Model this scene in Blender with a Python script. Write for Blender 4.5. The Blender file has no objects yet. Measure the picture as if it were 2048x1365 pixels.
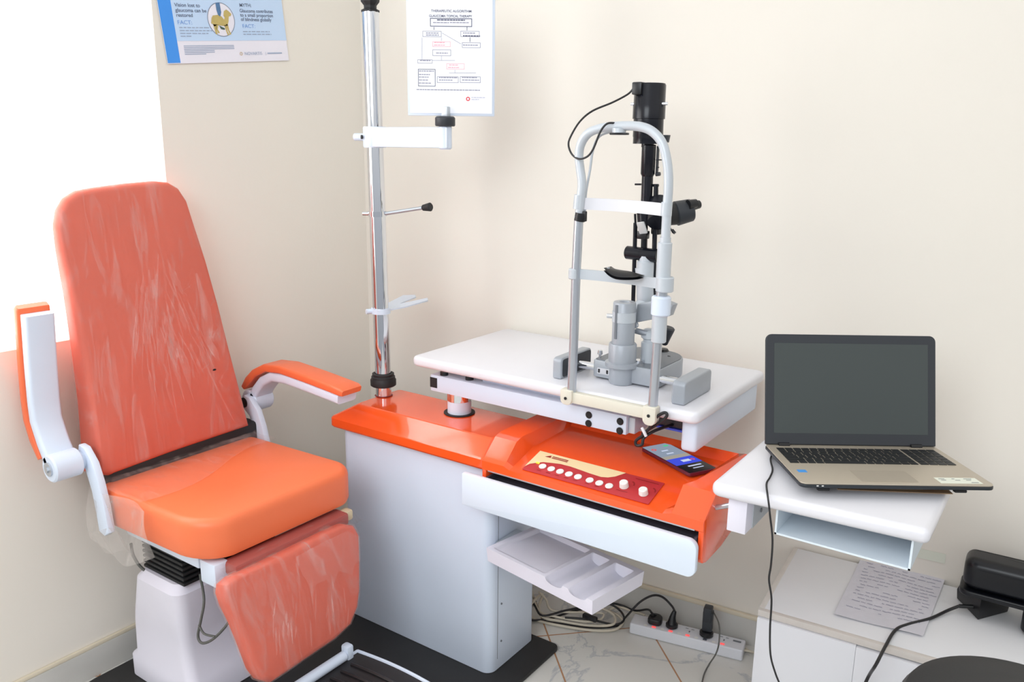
import bpy, bmesh, math, random
from mathutils import Vector, Matrix
random.seed(4)
PI = math.pi
sc = bpy.context.scene
COL = sc.collection
V = Vector

# ------------------------------------------------------------------ camera
F = 1650.0; CX, CY = 1024.0, 682.5
TILT = math.atan(392 / 1650.0); ROLL = 0.012; YAW = math.radians(35)
CAM = V((0, 0, 1.5))
RZ = Matrix.Rotation(YAW, 3, 'Z')
_fw = V((0, math.cos(TILT), -math.sin(TILT))); _r = V((1, 0, 0)); _u = _r.cross(_fw)
_c, _s = math.cos(ROLL), math.sin(ROLL)
RT = RZ @ (_c * _r + _s * _u); UP = RZ @ (-_s * _r + _c * _u); FW = RZ @ _fw
cd = bpy.data.cameras.new('camera'); cam = bpy.data.objects.new('camera', cd); COL.objects.link(cam)
M = Matrix((RT, UP, -FW)).transposed().to_4x4(); M.translation = CAM
cam.matrix_world = M
cd.sensor_width = 36.0; cd.lens = F * 36.0 / 2048.0; cd.clip_start = 0.02
sc.camera = cam

def ray(x, y): return FW * F + RT * (x - CX) - UP * (y - CY)
def hit(x, y, P, N):
    d = ray(x, y); k = (V(P) - CAM).dot(V(N)) / d.dot(V(N)); return CAM + d * k
def aty(x, y, Y): return hit(x, y, (0, Y, 0), (0, 1, 0))
def atx(x, y, X): return hit(x, y, (X, 0, 0), (1, 0, 0))
def atz(x, y, Z): return hit(x, y, (0, 0, Z), (0, 0, 1))

# ------------------------------------------------------------------ materials
def lin(c):
    def f(v):
        v /= 255.0
        return v / 12.92 if v <= 0.04045 else ((v + 0.055) / 1.055) ** 2.4
    return (f(c[0]), f(c[1]), f(c[2]), 1)
def mat(name, c, rough=0.5, metal=0.0, bump=0, bscale=200, emit=None, es=1.0, coat=0, vary=0, vscale=6, spec=0.5):
    m = bpy.data.materials.new(name); m.use_nodes = True
    nt = m.node_tree; b = nt.nodes['Principled BSDF']
    b.inputs['Base Color'].default_value = lin(c); b.inputs['Roughness'].default_value = rough
    b.inputs['Metallic'].default_value = metal; b.inputs['Coat Weight'].default_value = coat
    b.inputs['Specular IOR Level'].default_value = spec
    tc = nt.nodes.new('ShaderNodeTexCoord')
    n = nt.nodes.new('ShaderNodeTexNoise'); n.inputs['Scale'].default_value = vscale; n.inputs['Detail'].default_value = 4
    nt.links.new(tc.outputs['Object'], n.inputs['Vector'])
    mx = nt.nodes.new('ShaderNodeMix'); mx.data_type = 'RGBA'
    v = vary or 0.03
    a = lin(c)
    mx.inputs[6].default_value = tuple(min(1, q * (1 + v)) for q in a[:3]) + (1,)
    mx.inputs[7].default_value = tuple(q * (1 - v) for q in a[:3]) + (1,)
    nt.links.new(n.outputs[0], mx.inputs[0]); nt.links.new(mx.outputs[2], b.inputs['Base Color'])
    if bump:
        n2 = nt.nodes.new('ShaderNodeTexNoise'); n2.inputs['Scale'].default_value = bscale
        nt.links.new(tc.outputs['Object'], n2.inputs['Vector'])
        bp = nt.nodes.new('ShaderNodeBump'); bp.inputs['Strength'].default_value = bump; bp.inputs['Distance'].default_value = 0.002
        nt.links.new(n2.outputs[0], bp.inputs['Height']); nt.links.new(bp.outputs[0], b.inputs['Normal'])
    if emit:
        b.inputs['Emission Color'].default_value = lin(emit); b.inputs['Emission Strength'].default_value = es
    return m

MT = {}
MT['wall'] = mat('wall_paint', (236, 231, 221), 0.75, bump=.12, bscale=60, vary=.02, vscale=1.5)
MT['white_board'] = mat('white_laminate', (228, 228, 234), 0.28)
MT['white_metal'] = mat('white_powder_coat', (216, 227, 243), 0.36)
MT['white_lilac'] = mat('white_moulded_plastic', (232, 230, 242), 0.4)
MT['cream'] = mat('cream_plastic', (222, 218, 203), 0.45)
MT['orange'] = mat('glossy_orange_shell', (255, 92, 34), 0.17, coat=.7)
MT['orange_vinyl'] = mat('orange_vinyl', (243, 122, 76), 0.42, bump=.08, bscale=500)
MT['orange_pad'] = mat('orange_arm_vinyl', (238, 112, 68), 0.35)
MT['orange_dull'] = mat('orange_vinyl_wrapped', (214, 82, 50), 0.5, vary=.08, vscale=9)
MT['black'] = mat('black_plastic', (20, 21, 25), 0.35)
MT['black_matte'] = mat('black_rubber', (30, 30, 32), 0.6)
MT['black_gloss'] = mat('black_gloss', (14, 16, 22), 0.3, spec=.4)
MT['lamp_black'] = mat('black_lamp_enamel', (20, 22, 30), 0.22, spec=.35)
MT['mat'] = mat('black_base_mat', (36, 36, 37), 0.55, bump=.15, bscale=30, vary=.3, vscale=5)
MT['chrome'] = mat('chrome', (225, 228, 234), 0.06, metal=1)
MT['steel'] = mat('satin_steel', (196, 202, 210), 0.28, metal=.75)
MT['grey'] = mat('grey_enamel', (166, 172, 180), 0.38, metal=.15, bump=.05, bscale=400)
MT['grey_light'] = mat('light_grey_enamel', (196, 203, 210), 0.38, metal=.15)
MT['grey_dark'] = mat('dark_grey_enamel', (120, 125, 132), 0.42, metal=.2)
MT['red_panel'] = mat('red_panel_film', (190, 52, 56), 0.4)
MT['cream_panel'] = mat('cream_panel_film', (238, 218, 170), 0.4)
MT['button'] = mat('white_button', (240, 240, 236), 0.4)
MT['darkred'] = mat('dark_red_print', (150, 30, 30), 0.5)
MT['green_led'] = mat('green_led', (190, 240, 60), 0.4, emit=(190, 255, 60), es=1.5)
MT['gold'] = mat('champagne_metal', (186, 176, 160), 0.42, metal=.35)
MT['key'] = mat('black_keys', (32, 34, 36), 0.5)
MT['bezel'] = mat('dark_bezel', (46, 50, 56), 0.45)
MT['screen'] = mat('dark_screen', (60, 68, 68), 0.16)
MT['laptop_base'] = mat('dark_laptop_shell', (36, 42, 48), 0.4)
MT['sticker_blue'] = mat('blue_sticker', (70, 150, 225), 0.4)
MT['sticker_pale'] = mat('pale_sticker', (226, 230, 216), 0.5)
MT['print_grey'] = mat('grey_print', (120, 122, 128), 0.7)
MT['brown'] = mat('brown_folder', (176, 146, 116), 0.7, vary=.1, vscale=20)
MT['brown2'] = mat('brown_folder_inner', (205, 182, 150), 0.7)
MT['paper'] = mat('paper_white', (244, 246, 254), 0.7)
MT['paper_grey'] = mat('thin_paper', (205, 204, 212), 0.8, vary=.06, vscale=30)
MT['ink'] = mat('faint_ink', (150, 150, 168), 0.8)
MT['ink_note'] = mat('pencil_ink', (172, 172, 188), .8)
MT['hinge_red'] = mat('dull_red_vinyl', (168, 84, 76), .6)
MT['ink_dark'] = mat('dark_ink', (96, 98, 120), 0.8)
MT['ink_pink'] = mat('pink_ink', (240, 180, 190), 0.8)
MT['ink_pale'] = mat('pale_ink', (198, 200, 216), 0.8)
MT['red_ink'] = mat('red_ink', (225, 60, 70), 0.7)
MT['poster_blue'] = mat('poster_light_blue', (198, 222, 250), 0.6, vary=.04, vscale=3)
MT['poster_band'] = mat('poster_strong_blue', (64, 150, 240), 0.5)
MT['poster_text'] = mat('poster_grey_text', (110, 122, 145), 0.7)
MT['poster_text2'] = mat('poster_blue_text', (120, 165, 225), 0.7)
MT['poster_pale'] = mat('poster_pale_text', (160, 175, 200), 0.7)
MT['poster_white'] = mat('poster_white', (238, 236, 246), 0.6)
MT['dog'] = mat('dog_coat_print', (196, 176, 108), 0.7, vary=.2, vscale=60)
MT['dog_dark'] = mat('dog_harness_print', (70, 96, 86), 0.7)
MT['sleeve'] = mat('blue_sleeve_print', (84, 124, 168), 0.7, vary=.3, vscale=120)
MT['ring'] = mat('grey_ring_print', (130, 140, 160), 0.6)
MT['desk'] = mat('painted_desk', (226, 227, 232), 0.55, vary=.03, vscale=4)
MT['desk_edge'] = mat('worn_desk_edge', (208, 202, 196), 0.7, vary=.08, vscale=25)
MT['desk_top'] = mat('desk_top', (224, 225, 228), 0.5, vary=.05, vscale=5)
MT['strip'] = mat('power_strip_plastic', (222, 224, 230), 0.4)
MT['red_glow'] = mat('lit_red_switch', (255, 90, 90), 0.4, emit=(255, 80, 80), es=.8)
MT['cable_cream'] = mat('cream_cable', (205, 196, 178), 0.5)
MT['cable_grey'] = mat('grey_cable', (96, 96, 92), 0.5)
MT['cable_black'] = mat('black_cable', (30, 30, 33), 0.45)
MT['phone_body'] = mat('maroon_phone', (100, 30, 48), 0.35)
MT['blue_strip'] = mat('blue_strip', (70, 90, 220), 0.4)
MT['slot'] = mat('dark_slot', (80, 82, 94), 0.3)
MT['window_frame'] = mat('white_window_frame', (245, 245, 245), 0.4)
MT['stool'] = mat('black_vinyl', (40, 41, 43), 0.5, bump=.05, bscale=300)
MT['bellows'] = mat('black_bellows', (24, 26, 28), 0.5)
MT['tread'] = mat('ribbed_rubber', (30, 28, 30), 0.5, vary=.5, vscale=12)
MT['mirror'] = mat('mirror_glass', (205, 208, 208), 0.4, metal=.2)
MT['yellow'] = mat('foam_yellow', (214, 200, 165), 0.8)

def glow(name, c, s):
    m = bpy.data.materials.new(name); m.use_nodes = True; nt = m.node_tree; nt.nodes.clear()
    e = nt.nodes.new('ShaderNodeEmission'); o = nt.nodes.new('ShaderNodeOutputMaterial')
    e.inputs[0].default_value = lin(c); e.inputs[1].default_value = s; nt.links.new(e.outputs[0], o.inputs[0]); return m
MT['ph_grey'] = glow('phone_screen_grey', (142, 154, 172), .9)
MT['ph_blue'] = glow('phone_screen_blue', (70, 84, 220), .9)
MT['ph_black'] = mat('phone_screen_black', (14, 14, 20), .15)
MT['ph_white'] = glow('phone_screen_text', (205, 215, 240), .9)
MT['ph_red'] = glow('phone_screen_red', (225, 90, 90), .9)
MT['ph_green'] = glow('phone_screen_green', (80, 205, 140), .9)
MT['ph_tan'] = glow('phone_screen_tan', (165, 160, 150), .9)

def film(name, base, streak, tint, rough=.18):
    m = bpy.data.materials.new(name); m.use_nodes = True; nt = m.node_tree
    b = nt.nodes['Principled BSDF']; out = nt.nodes['Material Output']
    b.inputs['Base Color'].default_value = lin(tint); b.inputs['Roughness'].default_value = rough
    tc = nt.nodes.new('ShaderNodeTexCoord')
    mp = nt.nodes.new('ShaderNodeMapping'); mp.inputs['Scale'].default_value = (1.5, 4.2, .95)
    mp.inputs['Rotation'].default_value = (.18, 0, 0)
    n = nt.nodes.new('ShaderNodeTexNoise'); n.inputs['Scale'].default_value = 3.2; n.inputs['Detail'].default_value = 8
    n.inputs['Distortion'].default_value = 2.4; n.inputs['Roughness'].default_value = .62
    nt.links.new(tc.outputs['Object'], mp.inputs[0]); nt.links.new(mp.outputs[0], n.inputs['Vector'])
    w = nt.nodes.new('ShaderNodeTexNoise'); w.inputs['Scale'].default_value = 3.2; w.inputs['Distortion'].default_value = 3.5
    w.inputs['Detail'].default_value = 5
    nt.links.new(mp.outputs[0], w.inputs['Vector'])
    cr = nt.nodes.new('ShaderNodeValToRGB'); cr.color_ramp.elements[0].position = .50; cr.color_ramp.elements[1].position = .80
    nt.links.new(n.outputs[0], cr.inputs[0])
    ma = nt.nodes.new('ShaderNodeMath'); ma.operation = 'MULTIPLY_ADD'; ma.inputs[1].default_value = streak; ma.inputs[2].default_value = base
    nt.links.new(cr.outputs[0], ma.inputs[0])
    bp = nt.nodes.new('ShaderNodeBump'); bp.inputs['Strength'].default_value = .6; bp.inputs['Distance'].default_value = .010
    nt.links.new(w.outputs[0], bp.inputs['Height'])
    bp2 = nt.nodes.new('ShaderNodeBump'); bp2.inputs['Strength'].default_value = .6; bp2.inputs['Distance'].default_value = .004
    nt.links.new(n.outputs[0], bp2.inputs['Height']); nt.links.new(bp.outputs[0], bp2.inputs['Normal'])
    nt.links.new(bp2.outputs[0], b.inputs['Normal'])
    tr = nt.nodes.new('ShaderNodeBsdfTransparent'); mx = nt.nodes.new('ShaderNodeMixShader')
    nt.links.new(ma.outputs[0], mx.inputs[0]); nt.links.new(tr.outputs[0], mx.inputs[1]); nt.links.new(b.outputs[0], mx.inputs[2])
    nt.links.new(mx.outputs[0], out.inputs[0])
    return m
MT['film'] = film('clear_plastic_film', .13, .34, (240, 205, 198), .22)
MT['film_loose'] = film('loose_plastic_film', .20, .30, (222, 214, 208))
MT['film_dark'] = film('crumpled_film_in_gap', .04, .30, (200, 185, 175), .15)
MT['film_fold'] = film('film_fold', .07, .22, (250, 222, 216), .2)
MT['film_seat'] = film('seat_plastic_film', .10, .22, (240, 205, 200))
def glass(name, c=(235, 240, 245)):
    m = bpy.data.materials.new(name); m.use_nodes = True; nt = m.node_tree; nt.nodes.clear()
    o = nt.nodes.new('ShaderNodeOutputMaterial'); t = nt.nodes.new('ShaderNodeBsdfTransparent'); g = nt.nodes.new('ShaderNodeBsdfGlossy')
    g.inputs['Roughness'].default_value = .05; x = nt.nodes.new('ShaderNodeMixShader'); x.inputs[0].default_value = .06
    nt.links.new(t.outputs[0], x.inputs[1]); nt.links.new(g.outputs[0], x.inputs[2]); nt.links.new(x.outputs[0], o.inputs[0]); return m
MT['glass'] = glass('window_glass')

# marble floor tiles, laid diagonally, with tan joints
def tile_mat():
    m = bpy.data.materials.new('marble_floor_tiles'); m.use_nodes = True; nt = m.node_tree; N = nt.nodes; L = nt.links
    b = N['Principled BSDF']; b.inputs['Roughness'].default_value = .22
    tc = N.new('ShaderNodeTexCoord'); mp = N.new('ShaderNodeMapping')
    mp.inputs['Rotation'].default_value = (0, 0, -PI / 4); mp.inputs['Location'].default_value = (0.136, -0.274, 0)
    L.new(tc.outputs['Object'], mp.inputs[0])
    br = N.new('ShaderNodeTexBrick'); br.offset = 0; br.inputs['Scale'].default_value = 1
    br.inputs['Brick Width'].default_value = .33; br.inputs['Row Height'].default_value = .33
    br.inputs['Mortar Size'].default_value = .003; br.inputs['Mortar Smooth'].default_value = .3
    L.new(mp.outputs[0], br.inputs['Vector'])
    no = N.new('ShaderNodeTexNoise'); no.inputs['Scale'].default_value = 3.2; no.inputs['Detail'].default_value = 8
    no.inputs['Roughness'].default_value = .62; no.inputs['Distortion'].default_value = .9
    L.new(tc.outputs['Object'], no.inputs['Vector'])
    cr = N.new('ShaderNodeValToRGB'); e = cr.color_ramp.elements
    e[0].position = .475; e[0].color = lin((214, 212, 206)); e[1].position = .525; e[1].color = lin((214, 212, 206))
    k = e.new(.5); k.color = lin((182, 184, 186))
    L.new(no.outputs[0], cr.inputs[0])
    mx = N.new('ShaderNodeMix'); mx.data_type = 'RGBA'; mx.inputs[7].default_value = lin((176, 132, 98))
    L.new(br.outputs['Fac'], mx.inputs[0]); L.new(cr.outputs[0], mx.inputs[6]); L.new(mx.outputs[2], b.inputs['Base Color'])
    return m
MT['floor'] = tile_mat()
def skirt_mat():
    m = mat('marble_skirting', (206, 205, 200), .35, vary=.12, vscale=7); return m
MT['skirt'] = skirt_mat()
MT['grout'] = mat('cream_grout', (222, 212, 190), .8, vary=.08, vscale=14)

# ------------------------------------------------------------------ mesh helpers
def frame(o, x, y):
    x = V(x).normalized(); z = x.cross(V(y)).normalized(); y = z.cross(x)
    m = Matrix((x, y, z)).transposed().to_4x4(); m.translation = V(o); return m
class B:
    def __init__(s): s.bm = bmesh.new()
    def add(s, verts, faces):
        vs = [s.bm.verts.new(V(v)) for v in verts]
        for f in faces:
            try: s.bm.faces.new([vs[i] for i in f])
            except ValueError: pass
        return vs
    def box(s, a, b, bev=0, seg=2, M=None):
        t = bmesh.new(); bmesh.ops.create_cube(t, size=1)
        a = V(a); b = V(b); c = (a + b) / 2; d = b - a
        for v in t.verts: v.co = V((v.co.x * abs(d.x), v.co.y * abs(d.y), v.co.z * abs(d.z))) + c
        if bev: bmesh.ops.bevel(t, geom=t.edges[:], offset=bev, segments=seg, affect='EDGES', profile=.5)
        s._merge(t, M); return s
    def _merge(s, t, M=None):
        if M is not None: t.transform(M)
        me = bpy.data.meshes.new('t'); t.to_mesh(me); t.free(); s.bm.from_mesh(me); bpy.data.meshes.remove(me)
    def prism(s, poly, h, M, bev=0, seg=2):
        """poly in local xy, extruded 0..h along local z"""
        t = bmesh.new(); n = len(poly)
        lo = [t.verts.new((p[0], p[1], 0)) for p in poly]; hi = [t.verts.new((p[0], p[1], h)) for p in poly]
        t.faces.new(lo[::-1]); t.faces.new(hi)
        for i in range(n): t.faces.new([lo[i], lo[(i + 1) % n], hi[(i + 1) % n], hi[i]])
        bmesh.ops.recalc_face_normals(t, faces=t.faces[:])
        if bev:
            ed = [e for e in t.edges if abs(e.verts[0].co.z - e.verts[1].co.z) < 1e-9]
            bmesh.ops.bevel(t, geom=ed, offset=bev, segments=seg, affect='EDGES', profile=.5)
        s._merge(t, M); return s
    def cyl(s, p0, p1, r0, r1=None, seg=24, bev=0):
        p0 = V(p0); p1 = V(p1); r1 = r0 if r1 is None else r1; L = (p1 - p0).length
        prof = [(0, 0), (r0, 0), (r1, L), (0, L)]
        if bev: prof = [(0, 0), (r0 - bev, 0), (r0, bev), (r1, L - bev), (r1 - bev, L), (0, L)]
        return s.lathe(prof, p0, p1 - p0, seg)
    def lathe(s, prof, o, ax, seg=24):
        q = V((0, 0, 1)).rotation_difference(V(ax).normalized()).to_matrix(); o = V(o)
        rings = []
        for r, z in prof:
            if r < 1e-7: rings.append([s.bm.verts.new(o + q @ V((0, 0, z)))])
            else: rings.append([s.bm.verts.new(o + q @ V((r * math.cos(2 * PI * i / seg), r * math.sin(2 * PI * i / seg), z))) for i in range(seg)])
        for a, b in zip(rings, rings[1:]):
            for i in range(seg):
                j = (i + 1) % seg
                if len(a) == 1 and len(b) == 1: continue
                if len(a) == 1: s.bm.faces.new([a[0], b[j], b[i]])
                elif len(b) == 1: s.bm.faces.new([a[i], a[j], b[0]])
                else: s.bm.faces.new([a[i], a[j], b[j], b[i]])
        return s
    def tube(s, pts, r, seg=10, sm=6, cap=True):
        pts = [V(p) for p in pts]
        rr = r if isinstance(r, (list, tuple)) else [r] * len(pts)
        if sm > 1 and len(pts) > 2:
            P = [pts[0]] + pts + [pts[-1]]; R_ = [rr[0]] + list(rr) + [rr[-1]]; o = []; ro = []
            for i in range(1, len(P) - 2):
                for k in range(sm):
                    t = k / sm; a, b, c, d = P[i - 1], P[i], P[i + 1], P[i + 2]
                    o.append(.5 * ((2 * b) + (c - a) * t + (2 * a - 5 * b + 4 * c - d) * t * t + (3 * b - a - 3 * c + d) * t ** 3))
                    ro.append(R_[i] * (1 - t) + R_[i + 1] * t)
            o.append(pts[-1]); ro.append(rr[-1]); pts = o; rr = ro
        up = None; rings = []
        for i, p in enumerate(pts):
            t = (pts[min(i + 1, len(pts) - 1)] - pts[max(i - 1, 0)])
            if t.length < 1e-9: t = V((0, 0, 1))
            t.normalize()
            if up is None:
                up = V((0, 0, 1)) if abs(t.z) < .9 else V((1, 0, 0))
            n = (up - t * up.dot(t)).normalized(); up = n; bnm = t.cross(n)
            rings.append([s.bm.verts.new(p + rr[i] * (n * math.cos(2 * PI * k / seg) + bnm * math.sin(2 * PI * k / seg))) for k in range(seg)])
        for a, b in zip(rings, rings[1:]):
            for k in range(seg): s.bm.faces.new([a[k], a[(k + 1) % seg], b[(k + 1) % seg], b[k]])
        if cap: s.bm.faces.new(rings[0][::-1]); s.bm.faces.new(rings[-1])
        return s
    def grid(s, fn, nu, nv, flip=False):
        g = [[s.bm.verts.new(fn(i / nu, j / nv)) for j in range(nv + 1)] for i in range(nu + 1)]
        for i in range(nu):
            for j in range(nv):
                q = [g[i][j], g[i + 1][j], g[i + 1][j + 1], g[i][j + 1]]
                s.bm.faces.new(q[::-1] if flip else q)
        return s
    def loft(s, rings, cap=True):
        R_ = [[s.bm.verts.new(V(p)) for p in r] for r in rings]
        n = len(R_[0])
        for a, b in zip(R_, R_[1:]):
            for i in range(n): s.bm.faces.new([a[i], a[(i + 1) % n], b[(i + 1) % n], b[i]])
        if cap: s.bm.faces.new(R_[0][::-1]); s.bm.faces.new(R_[-1])
        return s
    def quad(s, x0, y0, x1, y1, M, z=0):
        vs = [M @ V(p) for p in ((x0, y0, z), (x1, y0, z), (x1, y1, z), (x0, y1, z))]
        s.add(vs, [(0, 1, 2, 3)]); return s
    def disc(s, x, y, r, M, z=0, ry=None, seg=28, r0=0):
        ry = ry or r
        o = [M @ V((x + r * math.cos(2 * PI * i / seg), y + ry * math.sin(2 * PI * i / seg), z)) for i in range(seg)]
        if not r0: s.add(o, [tuple(range(seg))])
        else:
            k = r0 / r
            inn = [M @ V((x + r * k * math.cos(2 * PI * i / seg), y + ry * k * math.sin(2 * PI * i / seg), z)) for i in range(seg)]
            s.add(o + inn, [(i, (i + 1) % seg, seg + (i + 1) % seg, seg + i) for i in range(seg)])
        return s
    def text(s, body, size, x, y, M, z=0, align='LEFT', bold=0, shear=0, sx=1):
        cu = bpy.data.curves.new('t', 'FONT'); cu.body = body; cu.size = size; cu.align_x = align; cu.offset = bold; cu.shear = shear
        ob = bpy.data.objects.new('t', cu); COL.objects.link(ob)
        dg = bpy.context.evaluated_depsgraph_get(); me = bpy.data.meshes.new_from_object(ob.evaluated_get(dg))
        me.transform(M @ Matrix.Translation((x, y, z)) @ Matrix.Diagonal((sx, 1, 1, 1))); s.bm.from_mesh(me)
        bpy.data.objects.remove(ob); bpy.data.curves.remove(cu); bpy.data.meshes.remove(me); return s
    def build(s, name, m, parent=None, local=False, smooth=True, ang=38):
        bm = s.bm
        bmesh.ops.recalc_face_normals(bm, faces=bm.faces[:]) if name not in FLAT else None
        if smooth:
            for f in bm.faces: f.smooth = True
            for e in bm.edges:
                if len(e.link_faces) == 2 and e.calc_face_angle(0) > math.radians(ang): e.smooth = False
        if parent is not None and not local: bm.transform(WM[parent.name].inverted())
        me = bpy.data.meshes.new(name); bm.to_mesh(me); bm.free()
        me.materials.append(MT[m] if isinstance(m, str) else m)
        o = bpy.data.objects.new(name, me); COL.objects.link(o)
        if parent is not None: o.parent = parent; WM[o.name] = WM[parent.name]
        else: WM[o.name] = Matrix.Identity(4)
        return o
FLAT = set(); WM = {}
def rrect(x0, y0, x1, y1, r, seg=6):
    if not isinstance(r, (list, tuple)): r = [r] * 4
    P = []
    for (cx, cy, a0, rr) in ((x1 - r[0], y0 + r[0], -90, r[0]), (x1 - r[1], y1 - r[1], 0, r[1]), (x0 + r[2], y1 - r[2], 90, r[2]), (x0 + r[3], y0 + r[3], 180, r[3])):
        if rr < 1e-6: P.append((cx, cy)); continue
        for i in range(seg + 1):
            a = math.radians(a0 + 90 * i / seg); P.append((cx + rr * math.cos(a), cy + rr * math.sin(a)))
    return P
def thing(name, label, cat, loc=(0, 0, 0), rot=None, group=None):
    o = bpy.data.objects.new(name, None); COL.objects.link(o); o.empty_display_size = .05
    m = Matrix.Translation(V(loc))
    if rot is not None: m = m @ (rot if isinstance(rot, Matrix) else Matrix.Rotation(rot, 4, 'Z'))
    o.matrix_world = m; o.location, o.rotation_euler = m.to_translation(), m.to_euler(); WM[o.name] = m
    o['label'] = label; o['category'] = cat
    if group: o['group'] = group
    return o
def tag(o, label, cat, group=None):
    o['label'] = label; o['category'] = cat
    if group: o['group'] = group
    return o
def struct(o): o['kind'] = 'structure'; return o
IDM = Matrix.Identity(4)

# ------------------------------------------------------------------ room shell
XL = -2.175
WA = math.radians(5.0); WD = V((math.cos(WA), math.sin(WA), 0)); WN = V((math.sin(WA), -math.cos(WA), 0))
WP = V((XL, 2.17, 0))
b = B(); b.add([(XL - .2, -1.6, 0), (2.2, -1.6, 0), (2.2, 2.9, 0), (XL - .2, 2.9, 0), (XL - .2, -1.6, -.05), (2.2, -1.6, -.05), (2.2, 2.9, -.05), (XL - .2, 2.9, -.05)],
      [(0, 1, 2, 3), (7, 6, 5, 4), (0, 4, 5, 1), (1, 5, 6, 2), (2, 6, 7, 3), (3, 7, 4, 0)])
struct(b.build('floor', 'floor', smooth=False))
b = B(); b.prism([(0, 0), (4.2, 0), (4.2, 2.7), (0, 2.7)], .12, frame(WP - WN * 0 , WD, (0, 0, 1)) @ Matrix.Translation((0, 0, -.12)))
struct(b.build('wall_back', 'wall', smooth=False))
# left wall with window opening
WY0, WY1, WZ0, WZ1 = .10, 1.385, .985, 2.25
b = B(); T = .14
b.box((XL - T, -1.5, 0), (XL, WY0, 2.7)); b.box((XL - T, WY1, 0), (XL, 2.30, 2.7))
b.box((XL - T, WY0, 0), (XL, WY1, WZ0)); b.box((XL - T, WY0, WZ1), (XL, WY1, 2.7))
struct(b.build('wall_left', 'wall', smooth=False))
b = B(); fx0, fx1 = XL - .11, XL - .07
for a, c in (((WY0, WZ0), (WY1, WZ0 + .045)), ((WY0, WZ1 - .045), (WY1, WZ1)), ((WY0, WZ0), (WY0 + .045, WZ1)), ((WY1 - .045, WZ0), (WY1, WZ1)), (((WY0 + WY1) / 2 - .03, WZ0), ((WY0 + WY1) / 2 + .03, WZ1))):
    b.box((fx0, a[0], a[1]), (fx1, c[0], c[1]), .004)
win = struct(b.build('window_1', 'window_frame'))
b = B(); b.box((fx0 + .017, WY0 + .04, WZ0 + .04), (fx0 + .023, WY1 - .04, WZ1 - .04)); b.build('pane', 'glass', win, smooth=False)
MT['curtain'] = None
def curtain_mat():
    m = bpy.data.materials.new('sheer_white_curtain'); m.use_nodes = True; nt = m.node_tree; nt.nodes.clear()
    o = nt.nodes.new('ShaderNodeOutputMaterial'); d = nt.nodes.new('ShaderNodeBsdfDiffuse'); t = nt.nodes.new('ShaderNodeBsdfTranslucent'); x = nt.nodes.new('ShaderNodeMixShader')
    d.inputs[0].default_value = (.95, .95, .96, 1); t.inputs[0].default_value = (.97, .97, .98, 1); x.inputs[0].default_value = .6
    nt.links.new(d.outputs[0], x.inputs[1]); nt.links.new(t.outputs[0], x.inputs[2]); nt.links.new(x.outputs[0], o.inputs[0]); return m
MT['curtain'] = curtain_mat()
ct = thing('added_glare_curtain', 'added sheer white curtain that turns the window blown-out white', 'curtain', (XL + .01, .7, 2.4))  # added translucent sheet, lit from behind so the window clips to white
def fcu(u, v): y = .02 + (WY1 + .004 - .02) * u; return V((XL - .018 + .006 * math.sin(y * 60) * (.4 + .6 * v), y, 2.26 - (2.26 - .975) * v))
b = B(); b.grid(fcu, 160, 12); b.build('fabric', 'curtain', ct)
b = B(); b.cyl((XL - .018, .02, 2.262), (XL - .018, WY1, 2.262), .008, seg=14); b.build('rod', 'white_metal', ct)
# skirting
b = B(); b.box((XL, -1.4, 0), (XL + .012, 2.155, .088)); bl = struct(b.build('baseboard_left', 'skirt'))
b = B(); b.box((XL, -1.4, .088), (XL + .010, 2.155, .100), .003); b.build('grout_cap', 'grout', bl)
Mw = frame(WP + WN * .001, WD, (0, 0, 1))
b = B(); b.box((.012, 0, 0), (4.1, .088, .012), M=Mw)
bb = struct(b.build('baseboard_back', 'skirt'))
b = B(); b.box((.012, .088, 0), (4.1, .101, .014), .003, M=Mw); b.build('grout_cap', 'grout', bb)
b = B()
for s_ in (.35, .68, 1.01, 1.34, 1.67, 2.0): b.box((s_, 0, .0121), (s_ + .003, .088, .0128), M=Mw)
b.build('tile_joint', 'grout', bb)

# ------------------------------------------------------------------ wall poster
PO = atx(357 - 22, 128, XL + .004)
c0 = atx(336, 128, XL + .004); c1 = atx(578, 121, XL + .004)
xd = (c1 - c0).normalized(); wid = (c1 - c0).length
Mp = frame(c0, xd, (0, .10, 1))
po = thing('wall_poster', 'glaucoma facts poster with a dog picture taped beside the window', 'poster', c0)
def pq(px, py):  # photo point on the poster plane -> poster coordinates
    p = Mp.inverted() @ atx(px, py, XL + .004); return p.x, p.y
s1 = .040
b = B(); b.box((0, 0, -.001), (wid, .30, 0), M=Mp); b.build('sheet', 'poster_white', po, smooth=False)
b = B(); b.quad(0, .002, s1, .30, Mp, .0006); b.build('blue_band', 'poster_band', po, smooth=False)
yb = .060
b = B(); b.quad(s1, yb, wid, .30, Mp, .0005); b.build('pale_blue_field', 'poster_blue', po, smooth=False)
b = B()
for t_, x_, y_, sx_ in (('Vision lost to', .050, .150, 1.12), ('glaucoma can be', .050, .1365, 1.12), ('restored', .050, .1235, 1.12), ('MYTH:', .268, .155, 1.1), ('Glaucoma contributes', .266, .1395, 1.02), ('to a small proportion', .266, .1275, 1.05), ('of blindness globally', .266, .1155, 1.05)):
    b.text(t_, .0135, x_, y_, Mp, .0012, sx=sx_, bold=.00018)
b.build('heading_text', 'poster_text', po, smooth=False)
b = B(); b.text('FACT:', .0150, .050, .104, Mp, .0012, sx=1.2); b.text('FACT:', .0150, .268, .096, Mp, .0012, sx=1.2)
b.build('fact_text', 'poster_text2', po, smooth=False)
b = B()
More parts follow.
